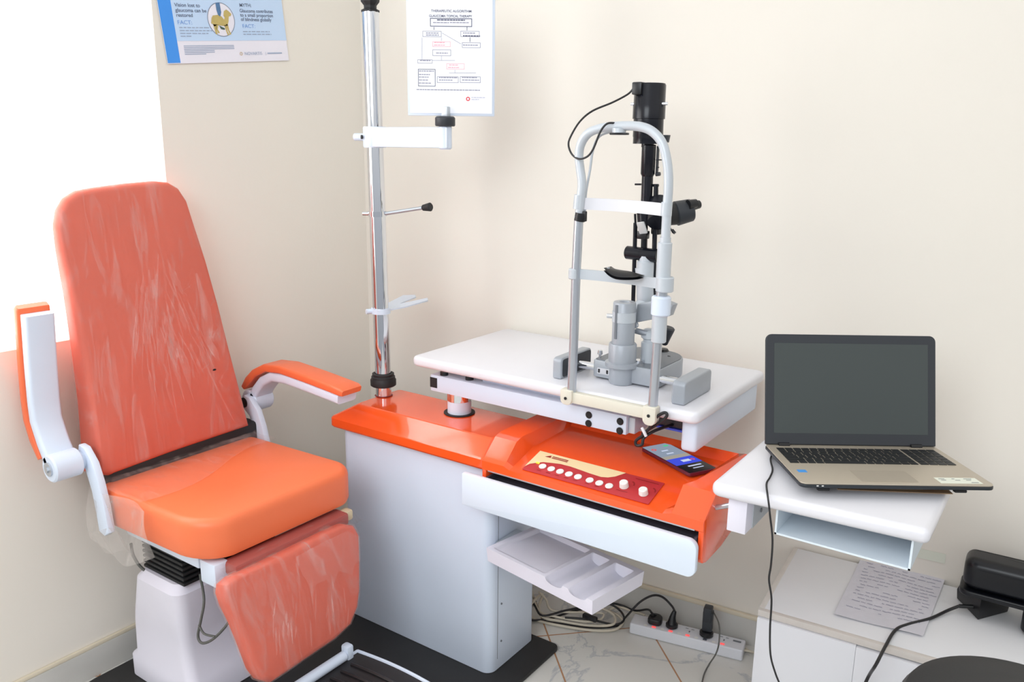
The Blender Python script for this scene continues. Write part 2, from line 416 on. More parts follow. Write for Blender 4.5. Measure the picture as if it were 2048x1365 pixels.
for k, (x, y, w) in enumerate([(.054, .094, .10), (.054, .086, .105), (.054, .0785, .092), (.054, .071, .034), (.268, .084, .100), (.268, .0765, .105)]):
    xx = x
    while xx < x + w: q = random.uniform(.008, .018); b.quad(xx, y, min(xx + q, x + w), y + .0028, Mp, .001); xx += q + .003
for k in range(6): b.quad(.058, .046 - k * .0045, .058 + (.170, .170, .170, .10, .10, .07)[k], .0478 - k * .0045, Mp, .001)
b.text('NOVARTIS', .0125, .262, .019, Mp, .0012, sx=1.1); b.text('|', .012, .340, .019, Mp, .0012); b.quad(.348, .021, .405, .0245, Mp, .001)
b.build('small_print', 'poster_pale', po, smooth=False)
b = B(); b.disc(.250, .023, .005, Mp, .0012, r0=.003); b.build('logo_mark', 'brown2', po, smooth=False)
ox, oy, kk = .197, .118, .72
b = B(); b.disc(ox, oy, .047, Mp, .0008, ry=.047); b.build('oval_picture', 'poster_white', po, smooth=False)
b = B(); b.disc(ox, oy, .047, Mp, .0012, ry=.047, r0=.045); b.build('oval_ring', 'ring', po, smooth=False)
b = B()
DG = [(-.040, -.012), (-.036, .004), (-.030, .012), (-.010, .014), (.002, .010), (.010, .000), (.014, .006), (.010, .012), (.014, .026), (.024, .031), (.032, .026), (.041, .018), (.038, .012), (.030, .010), (.026, -.006), (.020, -.018), (.010, -.020), (-.008, -.018), (-.020, -.016), (-.030, -.022), (-.034, -.014)]
b.add([Mp @ V((ox + x * .92, oy + y * .9, .0014)) for x, y in DG], [tuple(range(len(DG)))])
for P4 in ([(-.034, -.014), (-.022, -.016), (-.024, -.030), (-.022, -.044), (-.028, -.045), (-.031, -.030)], [(-.024, -.014), (-.014, -.016), (-.019, -.030), (-.013, -.040), (-.019, -.042), (-.025, -.030)], [(.008, -.016), (.016, -.018), (.017, -.036), (.022, -.047), (.016, -.048), (.012, -.036)], [(.014, -.014), (.022, -.014), (.024, -.032), (.030, -.045), (.024, -.046), (.019, -.032)]):
    b.add([Mp @ V((ox + x * .92, oy + y * .9, .0014)) for x, y in P4], [tuple(range(6))])
b.build('dog_picture', 'dog', po, smooth=False)
b = B(); b.add([Mp @ V((ox + x, oy + y, .0016)) for x, y in ((-.012, .045), (.002, .046), (.003, .020), (-.002, .008), (-.009, .012), (-.012, .026))], [tuple(range(6))]); b.build('sleeve_picture', 'sleeve', po, smooth=False)
b = B(); b.add([Mp @ V((ox + x, oy + y, .0017)) for x, y in ((-.012, -.016), (-.002, -.020), (.008, -.024), (.006, -.028), (-.006, -.026))], [tuple(range(5))]); b.build('harness_picture', 'dog_dark', po, smooth=False)

# ------------------------------------------------------------------ examination chair
ch = thing('examination_chair', 'orange padded examination chair wrapped in clear plastic beside the white cabinet', 'chair', (-1.9, 1.26, .015))
def pad(bb, outline, P, X, Y, Z, T, r, dome=.0, fn=None, rings=5, back=True, bulge=.0, Tf=None):
    """cushion: outline in (a,b) along X,Y, front at +Z, thickness T, edge radius r"""
    n = len(outline); cx = sum(p[0] for p in outline) / n; cy = sum(p[1] for p in outline) / n
    X, Y, Z = V(X).normalized(), V(Y).normalized(), V(Z).normalized(); P = V(P)
    ext = max(math.hypot(p[0] - cx, p[1] - cy) for p in outline)
    def ring(k, h, dm=0):
        o = []
        for a, b_ in outline:
            d = V((a - cx, b_ - cy)); L = d.length; d2 = d * max(0, 1 - k / L) if k < L else d * 0
            aa, bb_ = cx + d2.x, cy + d2.y; hh = h + dm
            if fn: hh += fn(aa, bb_)
            if Tf and h < -r * .9: hh = -r * .9 + (h + r * .9) * Tf(bb_)
            o.append(P + X * aa + Y * bb_ + Z * hh)
        return o
    R_ = [ring(r * .8, -T)] if back else []
    R_ += [ring(r * .25, -T + r * .25), ring(0, -T + r * .8)]
    R_ += [ring(0 - bulge, -T / 2)] if bulge else []
    for i in range(rings + 1):
        a = (PI / 2) * i / rings; R_.append(ring(r * (1 - math.cos(a)), -r + r * math.sin(a)))
    for f_ in (.35, .5, .65, .8, .92):
        cxk = []
        for a, b_ in outline:
            d = V((a - cx, b_ - cy)); L = d.length; q = (L - r) * (1 - f_) / L
            aa, bb_ = cx + d.x * q, cy + d.y * q; hh = dome * (1 - (1 - f_) ** 2)
            if fn: hh += fn(aa, bb_)
            cxk.append(P + X * aa + Y * bb_ + Z * hh)
        R_.append(cxk)
    bb.loft(R_)
# backrest
BN = V((.115, 0, 1)); BN = V((1, 0, .115)).normalized(); BU = V((-.115, 0, 1)).normalized(); BP = V((-2.015, 0, .64))
def bk(px, py): p = hit(px, py, BP, BN) - BP; return (p.y, p.dot(BU))
back_px = [(203, 951), (198, 900), (185, 810), (165, 700), (143, 590), (122, 500), (114, 452), (118, 420), (132, 396), (155, 381), (190, 374), (250, 366), (310, 361), (340, 364), (360, 376), (376, 400), (392, 450), (415, 520), (440, 610), (462, 700), (482, 780), (499, 850), (500, 854), (480, 861), (350, 906), (222, 953)]
out = [bk(*p) for p in back_px]
b = B(); TB = lambda v: max(.08, min(1, 1.05 - v * 1.45))
pad(b, out, BP, (0, 1, 0), BU, BN, .105, .018, .012, Tf=TB)
brt = b.build('backrest', 'orange_dull', ch)
b = B(); pad(b, [(0.0 + (p[0] - 1.28) * 1.012 + 1.28, (p[1] - .35) * 1.008 + .35) for p in out], BP + BN * .003, (0, 1, 0), BU, BN, .112, .028, .014, Tf=TB)
b.build('plastic_cover', 'film', brt)
b = B(); pad(b, [(1.14, .06), (1.14, .30), (1.20, .36), (1.38, .36), (1.44, .30), (1.46, .06)], BP - BN * .045, (0, 1, 0), BU, BN, .05, .01, 0)
b.build('back_shell', 'white_metal', brt)
pp = hit(129, 672, (0, 1.05, 0), (0, 1, 0))
b = B(); b.box((-2.118, 1.045, .93), (-2.078, 1.052, 1.035), .002); b.build('rating_plate', 'grey_light', brt)
b = B(); b.box((-2.090, 1.042, .935), (-2.078, 1.0455, 1.03)); b.build('rating_plate_edge', 'bezel', brt)
b = B(); b.disc(0, 0, .006, frame(hit(429, 740, BP + BN * .022, BN), (0, 1, 0), BU), 0, ry=.003); b.build('dark_scuff', 'black', brt)
# folds of the loose film fanning down the backrest
def ribbon(b, f, pts, w, n=10):
    L, R_ = [], []
    m = len(pts)
    for i in range(n + 1):
        t = i / n; k = min(int(t * (m - 1)), m - 2); q = t * (m - 1) - k
        p = V(pts[k]).lerp(V(pts[k + 1]), q); d = (V(pts[k + 1]) - V(pts[k])).normalized(); nn = V((-d.y, d.x)) * w * math.sin(PI * (.06 + .9 * t)) * (1 + .35 * math.sin(i * 2.3 + w * 900))
        L.append(b.bm.verts.new(f(p.x - nn.x, p.y - nn.y, 0))); R_.append(b.bm.verts.new(f(p.x + nn.x, p.y + nn.y, .0016)))
    for i in range(n): b.bm.faces.new([L[i], R_[i], R_[i + 1], L[i + 1]])
b = B(); rs = random.Random(7)
def fbk(a, v, h): return BP + V((0, a, 0)) + BU * v + BN * (.0185 + h)
for k in range(46):
    a0 = 1.245 + rs.uniform(-.05, .05); ang = rs.uniform(-.34, .40); L0 = rs.uniform(.03, .34); LL = rs.uniform(.06, .22)
    v0 = .60 - L0; p0_ = (a0 + math.sin(ang) * L0, v0); p2_ = (a0 + math.sin(ang) * (L0 + LL), v0 - LL); p1_ = ((p0_[0] + p2_[0]) / 2 + rs.uniform(-.01, .01), (p0_[1] + p2_[1]) / 2)
    if p2_[1] < .03 or not (1.075 + .08 * p2_[1] < p2_[0] < 1.50 - .12 * p2_[1]): continue
    ribbon(b, fbk, [p0_, p1_, p2_], rs.choice([.0016, .0025, .004, .008]))
for k in range(26):
    a0 = rs.uniform(1.33, 1.46); v0 = rs.uniform(.08, .50)
    if a0 > 1.49 - .16 * v0: continue
    ribbon(b, fbk, [(a0, v0), (a0 + rs.uniform(-.02, .02), v0 + .015), (a0 + rs.uniform(.0, .03), v0 + rs.uniform(.02, .05))], rs.choice([.0012, .002, .004]))
ribbon(b, fbk, [(1.375, .50), (1.39, .40), (1.385, .30), (1.41, .24)], .016, 6)
b.build('film_folds', 'film_fold', brt)
# seat
def st(px, py): p = atz(px, py, .625); return (p.x, p.y)
def fn_seat(a, b_):
    return -.010 * math.exp(-((b_ - 1.27) / .09) ** 2) * max(0, min(1, (a + 2.0) / .3)) + .008 * math.exp(-((a + 1.66) / .08) ** 2)
so = rrect(-2.045, 1.025, -1.585, 1.515, [.10, .055, .03, .03], 8)
so = [(x - .012 * math.sin(PI * max(0, min(1, (y - 1.1) / .3))) if x > -1.62 else x, y) for x, y in so]
b = B(); pad(b, so, (0, 0, .622), (1, 0, 0), (0, 1, 0), (0, 0, 1), .105, .022, .006, fn=fn_seat)
seat = b.build('seat', 'orange_vinyl', ch)
b = B()
def fs(u, v):
    y = 1.017 + .50 * v; x1 = -1.90 + .06 * (1 - v) + .09 * math.sin(v * 5 + .5) * .35
    x = -2.05 + (x1 + 2.05) * u
    return V((x, y, .6325 + .003 * math.sin(9 * u + 7 * v) + fn_seat(x, y) * 1.0))
b.grid(fs, 14, 20); b.build('plastic_cover', 'film_seat', seat)
# loose film hanging off the near side of the seat
b = B()
def fl(u, v):
    x = -2.045 + .26 * u + .03 * v * u; y = 1.012 - .012 * math.sin(7 * u + 3 * v) - .015 * v
    z = .625 - v * (.125 + .05 * math.sin(3 * u + .4)) ; return V((x, y, z))
b.grid(fl, 20, 12)
def fl2(u, v):
    p0 = atz(225, 1100, .51) ; return V((-2.045 + .13 * u, 1.0 + .03 * v + .01 * math.sin(9 * u), .515 - .075 * v - .02 * math.sin(5 * u + 1)))
b.grid(fl2, 10, 8)
b.build('plastic_flap', 'film_loose', seat)
# dark gap hinge
b = B(); b.box((-2.10, 1.055, .555), (-2.022, 1.535, .664), .01); b.build('hinge_cover', 'black_matte', ch)
b = B()
def fg(u, v): return V((-2.030 + .022 * v, 1.05 + .48 * u, .640 - .010 * v + .003 * math.sin(33 * u) * math.sin(3 * v + 13 * u)))
b.grid(fg, 60, 6); b.build('gathered_plastic', 'film_dark', brt)
# under-seat frame
b = B(); b.box((-2.0, 1.07, .475), (-1.68, 1.47, .512), .006); b.box((-1.66, 1.06, .455), (-1.60, 1.10, .515), .004)
b.box((-1.66, 1.08, .435), (-1.565, 1.20, .458), .006); b.box((-1.60, 1.08, .436), (-1.560, 1.45, .475), .006)
b.build('seat_frame', 'white_metal', ch)
b = B(); b.box((-1.60, 1.455, .482), (-1.57, 1.485, .512), .006); b.build('foam_block', 'yellow', ch)
b = B(); b.box((-1.615, 1.09, .478), (-1.560, 1.46, .514), .008); b.build('hinge_vinyl', 'hinge_red', ch)
b = B()
for k in range(7):
    z = .372 + k * .0145; b.box((-1.985, 1.10, z), (-1.80, 1.40, z + .009), .003)
    b.box((-1.975, 1.11, z + .007), (-1.81, 1.39, z + .016))
b.build('bellows', 'bellows', ch)
# pedestal
def rr3(x0, y0, x1, y1, z, r): return [(x, y, z) for x, y in rrect(x0, y0, x1, y1, r, 6)]
def rr4(x0, y0, x1, y1, z, r): return [(x, y, z) for x, y in rrect(x0, y0, x1, y1, r, 6)]
b = B(); b.loft([rr4(-2.085, 1.085, -1.79, 1.47, .016, .03), rr4(-2.085, 1.085, -1.79, 1.47, .075, .03), rr4(-2.072, 1.093, -1.80, 1.46, .088, .03), rr4(-2.070, 1.095, -1.82, 1.45, .185, .03), rr4(-2.062, 1.093, -1.815, 1.44, .215, .03), rr4(-2.005, 1.076, -1.80, 1.42, .350, .035), rr4(-1.985, 1.092, -1.815, 1.405, .372, .03)])
b.build('pedestal', 'white_lilac', ch)
# armrests
def ring_rect(c, t, side, w, h):
    t = V(t).normalized(); side = V(side); n = t.cross(side).normalized(); o = []
    for x, y in rrect(-w / 2, -h / 2, w / 2, h / 2, min(w, h) * .28, 3): o.append(V(c) + side * x + n * y)
    return o
def armrest(pivot, path, padpath, wid_, y0):
    a = B(); S = V((0, 1, 0)); pts = [V(p) for p in path]; hs = [p[1] for p in []]
    rg = []
    for i, p in enumerate(pts):
        t = pts[min(i + 1, len(pts) - 1)] - pts[max(0, i - 1)]; rg.append(ring_rect(p, t, S, wid_, .030))
    a.loft(rg); a.cyl(V(pivot) - S * (wid_ / 2), V(pivot) + S * (wid_ / 2), .036, seg=28, bev=.004)
    o = a.build('armrest', 'white_metal', ch)
    a = B(); pts = [V(p) for p in padpath]; rg = []
    for i, p in enumerate(pts):
        t = pts[min(i + 1, len(pts) - 1)] - pts[max(0, i - 1)]; k = .7 if i in (0, len(pts) - 1) else 1
        rg.append(ring_rect(p, t, S, (wid_ + .008) * (.93 if k < 1 else 1), .024 * k))
    a.loft(rg); a.build('arm_pad', 'orange_pad', o)
    return o
yL = .952
oL = armrest((-2.045, yL, .700), [(-2.055, yL, .705), (-2.085, yL, .755), (-2.108, yL, .81), (-2.108, yL, .86), (-2.100, yL, .95), (-2.088, yL, 1.05), (-2.084, yL, 1.085)],
        [(-2.092, yL, .715), (-2.115, yL, .76), (-2.134, yL, .81), (-2.135, yL, .86), (-2.127, yL, .95), (-2.115, yL, 1.05), (-2.109, yL, 1.098), (-2.106, yL, 1.104)], .072, 0)
b = B(); b.cyl((-2.045, yL - .040, .700), (-2.045, yL - .0355, .700), .018, seg=20); b.cyl((-2.045, yL - .044, .70), (-2.045, yL - .038, .70), .008, seg=6); b.build('pivot_bolt', 'steel', oL)
yR = 1.575
oR = armrest((-2.075, yR, .715), [(-2.07, yR, .72), (-2.045, yR, .755), (-2.01, yR, .79), (-1.965, yR, .812), (-1.90, yR, .815), (-1.78, yR, .805), (-1.675, yR, .795)],
        [(-2.10, yR, .755), (-2.075, yR, .782), (-2.04, yR, .812), (-1.99, yR, .836), (-1.92, yR, .842), (-1.80, yR, .833), (-1.70, yR, .823), (-1.665, yR, .819), (-1.655, yR, .816)], .072, 0)
b = B(); b.cyl((-2.075, 1.52, .715), (-2.075, yR, .715), .016, seg=20); b.build('pivot_sleeve', 'black', oR)
for (ya, yb_, nm, dx) in ((.998, 1.018, 'near', 0), (1.522, 1.542, 'far', -.02)):
    b = B()
    P = [(-2.055, .738), (-2.030, .735), (-1.995, .70), (-1.975, .65), (-1.960, .59), (-1.952, .52), (-1.975, .505), (-2.0, .512), (-2.005, .56), (-2.015, .62), (-2.035, .675), (-2.068, .70)]
    b.prism([(x + dx, z) for x, z in P], yb_ - ya, frame((0, yb_, 0), (1, 0, 0), (0, 0, 1)), .004)
    b.build('arm_bracket', 'white_metal', ch)
b = B(); b.cyl((-2.045, yL + .03, .70), (-2.045, 1.005, .70), .022, seg=24); b.build('pivot_barrel', 'white_metal', oL)
# leg rest
LP = V((-1.50, 0, .38)); LN = V((1, 0, .24)).normalized(); LU = V((-.24, 0, 1)).normalized()
def lr(px, py): p = hit(px, py, LP, LN) - LP; return (p.y, p.dot(LU))
leg_px = [(450, 1190), (452, 1172), (470, 1156), (560, 1112), (660, 1062), (690, 1049), (712, 1052), (722, 1070), (724, 1120), (724, 1180), (720, 1215), (706, 1250), (675, 1280), (620, 1318), (570, 1352), (545, 1368), (525, 1362), (512, 1345), (495, 1300), (475, 1250), (458, 1215)]
lo = [lr(*p) for p in leg_px]
b = B(); pad(b, lo, LP, (0, 1, 0), LU, LN, .05, .018, .004); lg = b.build('leg_rest', 'orange_dull', ch)
b = B(); mx_ = sum(p[0] for p in lo) / len(lo); my_ = sum(p[1] for p in lo) / len(lo)
pad(b, [(mx_ + (p[0] - mx_) * 1.02, my_ + (p[1] - my_) * 1.02) for p in lo], LP + LN * .002, (0, 1, 0), LU, LN, .055, .02, .005); b.build('plastic_cover', 'film', lg)
b = B()
def fg2(u, v):
    y = 1.06 + .42 * u; return V((-1.580 + .050 * v + .004 * math.sin(37 * u), y, .492 + .022 * (1 - v) + .005 * math.sin(26 * u + 4 * v) * math.sin(9 * u)))
b.grid(fg2, 80, 8); b.build('gathered_plastic', 'film_dark', lg)
b = B()
def flg(a, v, h): return LP + V((0, a, 0)) + LU * v + LN * (.0075 + h)
def lp_(px, py): p = lr(px, py); return p
for k in range(30):
    x_, y_ = rs.uniform(540, 700), rs.uniform(1210, 1330)
    if y_ > 1368 - (x_ - 540) * .5 - 30: continue
    ribbon(b, flg, [lp_(x_, y_ - rs.uniform(25, 60)), lp_(x_ + rs.uniform(-4, 6), y_)], rs.choice([.001, .0015, .003]))
poly = [(585, 1115), (640, 1085), (690, 1062), (714, 1075), (716, 1120), (704, 1130), (700, 1150), (672, 1142), (660, 1178), (648, 1160), (628, 1168), (618, 1195), (610, 1165), (600, 1150)]
b.add([flg(*lp_(*p), .0025) for p in poly], [tuple(range(len(poly)))])
b.build('film_folds', 'film_fold', lg)
# foot plate
fz = .15
b = B(); b.cyl((-1.475, 1.10, .168), (-1.475, 1.345, .168), .014, seg=20, bev=.002)
b.box((-1.490, 1.345, .140), (-1.462, 1.368, .195), .006); b.box((-1.490, 1.08, .140), (-1.462, 1.105, .195), .006)
fp = b.build('foot_plate_hinge', 'white_metal', ch)
def ftz(x): return .155 + .012 * math.sin((x + 1.48) * 9)
b = B()
def ff(u, v): x = -1.475 + .27 * u; return V((x, 1.08 + .31 * v, ftz(x)))
b.grid(ff, 12, 2); 
def ff2(u, v): x = -1.475 + .27 * u; return V((x, 1.08 + .31 * v, ftz(x) - .012))
b.grid(ff2, 12, 2, True)
fpl = b.build('foot_plate', 'tread', ch)
b = B()
for k in range(7):
    y = 1.12 + k * .036
    b.tube([(x, y, ftz(x) + .001) for x in (-1.44, -1.38, -1.32, -1.26, -1.215)], .0055, seg=6, sm=3)
b.build('tread_ribs', 'tread', fpl)
b = B()
b.tube([(-1.475, 1.075, ftz(-1.475)), (-1.475, 1.392, ftz(-1.475))], .005, seg=8)
for y in (1.075, 1.392): b.tube([(x, y, ftz(x)) for x in (-1.475, -1.42, -1.36, -1.30, -1.25, -1.205)], .005, seg=8, sm=3)
b.tube([(-1.205, 1.075, ftz(-1.205)), (-1.205, 1.392, ftz(-1.205))], .005, seg=8)
b.build('plate_rim', 'white_metal', fpl)
# cables under the seat
b = B(); b.tube([aty(400, 1150, 1.14), aty(408, 1200, 1.11), aty(402, 1240, 1.10), aty(396, 1272, 1.10), aty(404, 1287, 1.10), aty(425, 1280, 1.11), aty(450, 1255, 1.12), aty(462, 1235, 1.14)], .0035)
b.tube([aty(398, 1250, 1.10), aty(408, 1268, 1.10), aty(430, 1274, 1.11)], .003)
b.build('drive_cable', 'cable_grey', ch)
b = B(); b.tube([atx(262, 1088, -2.02), atx(268, 1115, -1.99), atx(290, 1142, -1.97), atx(330, 1155, -1.93), atx(370, 1160, -1.88)], .004); b.build('switch_cable', 'cable_grey', ch)

# ------------------------------------------------------------------ ophthalmic unit
un = thing('ophthalmic_unit', 'white ophthalmic unit with orange top, chrome pole and button console', 'medical unit', (-1.5, 1.78, 0))
b = B(); b.prism(rrect(-2.14, .93, -1.155, 1.925, [.02, .02, .05, .08]), .014, IDM, .004); b.build('base_plate', 'mat', un)
b = B(); b.prism(rrect(-1.815, 1.676, -1.238, 1.905, [.03, .02, .02, .03]), .645, Matrix.Translation((0, 0, .0145)), .002)
cab = b.build('cabinet', 'white_metal', un)
b = B(); b.box((-1.2379, 1.712, .05), (-1.2372, 1.7135, .655)); b.build('panel_seam', 'grey_dark', cab)
for z in (.10, .22, .55):
    b = B(); b.cyl((-1.238, 1.73, z), (-1.2355, 1.73, z), .003, seg=10); b.build('panel_screw', 'grey_dark', cab)
# orange cap: chamfered hip shape
def capring(x0, y0, x1, y1, z, r=.012): return [(x, y, z) for x, y in rrect(x0, y0, x1, y1, r, 3)]
b = B(); b.loft([capring(-1.832, 1.655, -1.245, 1.915, .652), capring(-1.836, 1.652, -1.243, 1.918, .657), capring(-1.836, 1.652, -1.243, 1.918, .680), capring(-1.832, 1.656, -1.243, 1.915, .686), capring(-1.762, 1.694, -1.245, 1.885, .7275), capring(-1.758, 1.698, -1.247, 1.88, .7295)])
b.build('orange_cap', 'orange', un, ang=12)
# console
cx0, cx1 = -1.237, -.618
yF, yBk = 1.635, 1.965
b = B()
prof_hi = [(yBk, .585), (yBk, .735), (yBk - .01, .745), (1.72, .745), (1.694, .738), (yF + .014, .697), (yF, .688), (yF, .664), (yF + .004, .66)]   # end sections
prof_lo = [(yBk, .585), (yBk, .735), (yBk - .01, .742), (yBk - .025, .717), (1.745, .7115), (yF + .018, .686), (yF, .681), (yF, .664), (yF + .004, .66)]
def sec(x, P): return [(x, y, z) for y, z in P]
b.loft([sec(cx0, prof_hi), sec(cx0 + .004, prof_hi), sec(cx0 + .070, prof_hi), sec(cx0 + .088, prof_lo), [(x + .058 * max(0, min(1, (y - 1.70) / .05)), y, z) for x, y, z in sec(cx1 - .100, prof_lo)], [(x + .052 * max(0, min(1, (y - 1.70) / .05)), y, z) for x, y, z in sec(cx1 - .078, prof_hi)], sec(cx1 - .012, prof_hi), sec(cx1, [(y, z - (.008 if z > .7 else 0)) for y, z in prof_hi])])
con = b.build('console', 'orange', un, ang=20)
# console end cheeks
b = B()
for xa, xb in ((cx1 - .012, cx1 + .001), (cx0 - .001, cx0 + .012)):
    b = B()
    P = [(yF + .002, .690), (yF + .002, .600), (yF + .010, .583), (yF + .03, .577), (1.76, .580), (1.86, .60), (1.93, .625), (yBk, .66), (yBk, .735), (1.72, .735), (1.694, .732), (yF + .014, .694)]
    b.prism(P, xb - xa, frame((xa, 0, 0), (0, 1, 0), (0, 0, 1)), .002); b.build('console_cheek', 'orange', con)
# sloped panel
py0, pz0, py1, pz1 = yF + .014, .6862, 1.742, .7118
Mpn = frame((-1.118, py0, pz0), (1, 0, 0), (0, py1 - py0, pz1 - pz0)); PW = .358; PH = math.hypot(py1 - py0, pz1 - pz0)
def onp(x, y): return Mpn @ V((x, y, 0))
E0 = .004
# outline: parallelogram strip; red lower, cream wave
sh = -.018
def pnl(u, v): # u 0..1, v 0..1
    return (u * PW + sh * (1 - v) * 0, v * .088)
b = B(); b.box((0, 0, 0), (PW, .088, .0022), .0008, M=Mpn); pan = b.build('control_panel', 'red_panel', con)
pts = [(0, .088)] + [(PW * .80, .088)]
wave = [(.71, .088), (.70, .083), (.66, .064), (.62, .054), (.573, .049), (.48, .051), (.398, .0545), (.31, .0575), (.228, .057), (.16, .052), (.10, .047), (.05, .035), (.019, .027), (0, .012)]
b = B(); ply = [(0, .088)] + [(u * PW, v) for u, v in wave[::-1]][0:]
ply = [(u * PW, v) for u, v in wave] + [(0, .088)]
b.add([Mpn @ V((x, y, .0026)) for x, y in ply], [tuple(range(len(ply)))[::-1]]); b.build('cream_wave', 'cream_panel', pan, smooth=False)
b = B(); b.add([Mpn @ V(p) for p in ((.026, .070, .003), (.041, .080, .003), (.044, .070, .003))], [(0, 1, 2)])
b.quad(.047, .0750, .094, .0785, Mpn, .003); b.quad(.047, .0695, .094, .0730, Mpn, .003); b.build('logo_print', 'darkred', pan, smooth=False)
b = B(); b.box((.020, .036, .0026), (.029, .040, .0045), M=Mpn); b.build('indicator_light', 'green_led', pan)
for k, u in enumerate((.126, .201, .276, .351, .426, .521, .598, .675)):
    b = B(); v = .0290 - .0008 * k
    o_ = Mpn @ V((u * PW, v, .002)); b.cyl(o_, o_ + Mpn.to_3x3() @ V((0, 0, .0035)), .0100, seg=20, bev=.001); b.build('button', 'button', pan)
b = B()
for k, u in enumerate((.126, .201, .276, .351, .426, .521, .598, .675)): b.quad(u * PW - .006, .0105, u * PW + .006, .0125, Mpn, .003)
b.quad(.735 * PW, .018, .735 * PW + .03, .020, Mpn, .003); b.quad(.80 * PW, .076, .80 * PW + .062, .0785, Mpn, .003)
for au, av in ((.795, .050), (.955, .046)):
    arc = [(au * PW + .012 * math.cos(a), av + .014 * math.sin(a)) for a in (1.5, 1.1, .7, .3, -.1)]; arc2 = [(au * PW + .009 * math.cos(a), av + .010 * math.sin(a)) for a in (-.1, .3, .7, 1.1, 1.5)]
    b.add([Mpn @ V((x, y, .003)) for x, y in arc + arc2], [tuple(range(10))])
b.build('panel_print', 'darkred', pan, smooth=False)
for u, v in ((.771, .036), (.925, .029)):
    b = B(); o_ = Mpn @ V((u * PW, v, .002)); b.cyl(o_, o_ + Mpn.to_3x3() @ V((0, 0, .016)), .0115, .0105, seg=24, bev=.0015); b.build('knob', 'button', pan)
# drawer
b = B(); b.prism(rrect(-1.288, .556, -.622, .648, [.022, .022, .004, .004]), .016, frame((0, 1.628, 0), (1, 0, 0), (0, 0, 1)), .003); dr = b.build('drawer', 'white_board', un)
MT['drawer_front'] = mat('pale_drawer_front', (226, 238, 252), .35); dr.data.materials[0] = MT['drawer_front']
b = B(); b.box((cx0 + .014, 1.63, .585), (cx1 - .014, 1.95, .592)); b.box((cx0 + .014, 1.634, .59), (cx0 + .02, 1.94, .645)); b.box((cx1 - .02, 1.634, .59), (cx1 - .014, 1.94, .645))
b.box((cx0 + .014, 1.66, .62), (cx1 - .014, 1.94, .628)); b.build('drawer_box', 'slot', dr)
b = B(); b.box((cx0 + .02, yF - .001, .6615), (cx1 - .02, yF + .002, .6645)); b.build('slot_trim', 'steel', con)
# pole
p0, p1 = V((-1.752, 1.803, .7300)), V((-1.783, 1.820, 1.865))
def pl(z): t = (z - p0.z) / (p1.z - p0.z); return p0.lerp(p1, t)
b = B(); b.cyl(p0, p1, .0245, seg=40); pole = b.build('pole', 'chrome', un)
b = B(); b.lathe([(0, 0), (.036, 0), (.040, .003), (.040, .020), (.037, .024), (.037, .030), (.034, .033), (.034, .040), (.026, .042), (.026, 0)], pl(.762), (0, 0, 1), 36); b.build('collar', 'black_matte', pole)
b = B(); b.cyl(pl(.7300), pl(.7315), .028, seg=30); b.build('pole_seat', 'darkred', pole)
b = B(); b.lathe([(0, 0), (.026, 0), (.026, .006), (.018, .010), (.018, .018), (.026, .028), (.029, .045), (.024, .062), (.010, .072), (0, .073)], p1, (0, 0, 1), 8); b.build('finial', 'black_matte', pole, ang=20)

# chart holder on the pole
bh = thing('chart_holder', 'white swing arm clamped to the chrome pole holding a white chart board', 'holder', pl(1.51))
c = pl(1.518)
b = B(); b.lathe([(.0246, 0), (.032, 0), (.034, .004), (.034, .056), (.032, .060), (.0246, .060)], c - V((0, 0, .030)), (0, 0, 1), 32)
b.build('clamp_ring', 'white_metal', bh)
b = B(); b.cyl(c + V((-.03, -.012, 0)), c + V((-.062, -.022, 0)), .011, seg=16, bev=.002); b.build('clamp_screw', 'white_metal', bh)
b = B(); q_ = c + V((-.016, -.034, 0)); b.cyl(q_, q_ + V((-.002, -.004, 0)), .006, seg=12); b.build('set_screw', 'black', bh)
e_ = V((-1.493, 1.815, 1.518))
b = B(); b.box((c.x - .005, 1.786, 1.490), (-1.475, 1.794, 1.546), .003); b.build('arm', 'white_metal', bh)
b = B(); b.cyl((-1.492, 1.80, 1.486), (-1.492, 1.80, 1.55), .018, seg=20, bev=.004); b.build('arm_end', 'white_metal', bh)
b = B(); b.lathe([(0, 0), (.026, 0), (.028, .003), (.028, .022), (.024, .026), (0, .026)], (-1.492, 1.80, 1.548), (0, 0, 1), 14); b.build('lock_nut', 'bezel', bh)
b = B(); b.box((-1.505, 1.792, 1.573), (-1.478, 1.808, 1.60), .003); b.build('socket', 'grey_light', bh)
HF = V((FW.x, FW.y, 0)).normalized(); HR = V((-HF.y * -1, -HF.x, 0)); HR = V((HF.y, -HF.x, 0)); CB = V((-1.492, 1.800, 0)) - HF * .004
Mc = frame(hit(816, 231, CB, HF), HR, (0, 0, 1)); CW = (hit(989, 233, CB, HF) - hit(816, 231, CB, HF)).length
b = B(); b.box((0, 0, -.006), (CW, .33, -.001), .002, M=Mc); b.build('board', 'white_metal', bh)
cs = thing('flow_chart_sheet', 'white printed therapy flow chart sheet clipped on the white chart board', 'paper', (-1.64, 1.785, 1.59))
b = B(); b.box((.006, .007, -.0006), (CW - .007, .32, 0), M=Mc); b.build('paper', 'paper', cs, smooth=False)
def cc(px, py): p = hit(px, py, CB, HF); p = Mc.inverted() @ p; return p.x, p.y
def rect_out(b, px0, py0, px1, py1, w=.0011):
    x0, y1 = cc(px0, py0); x1, y0 = cc(px1, py1)
    for a in ((x0, y0, x1, y0 + w), (x0, y1 - w, x1, y1), (x0, y0, x0 + w, y1), (x1 - w, y0, x1, y1)): b.quad(*a, Mc, .0006)
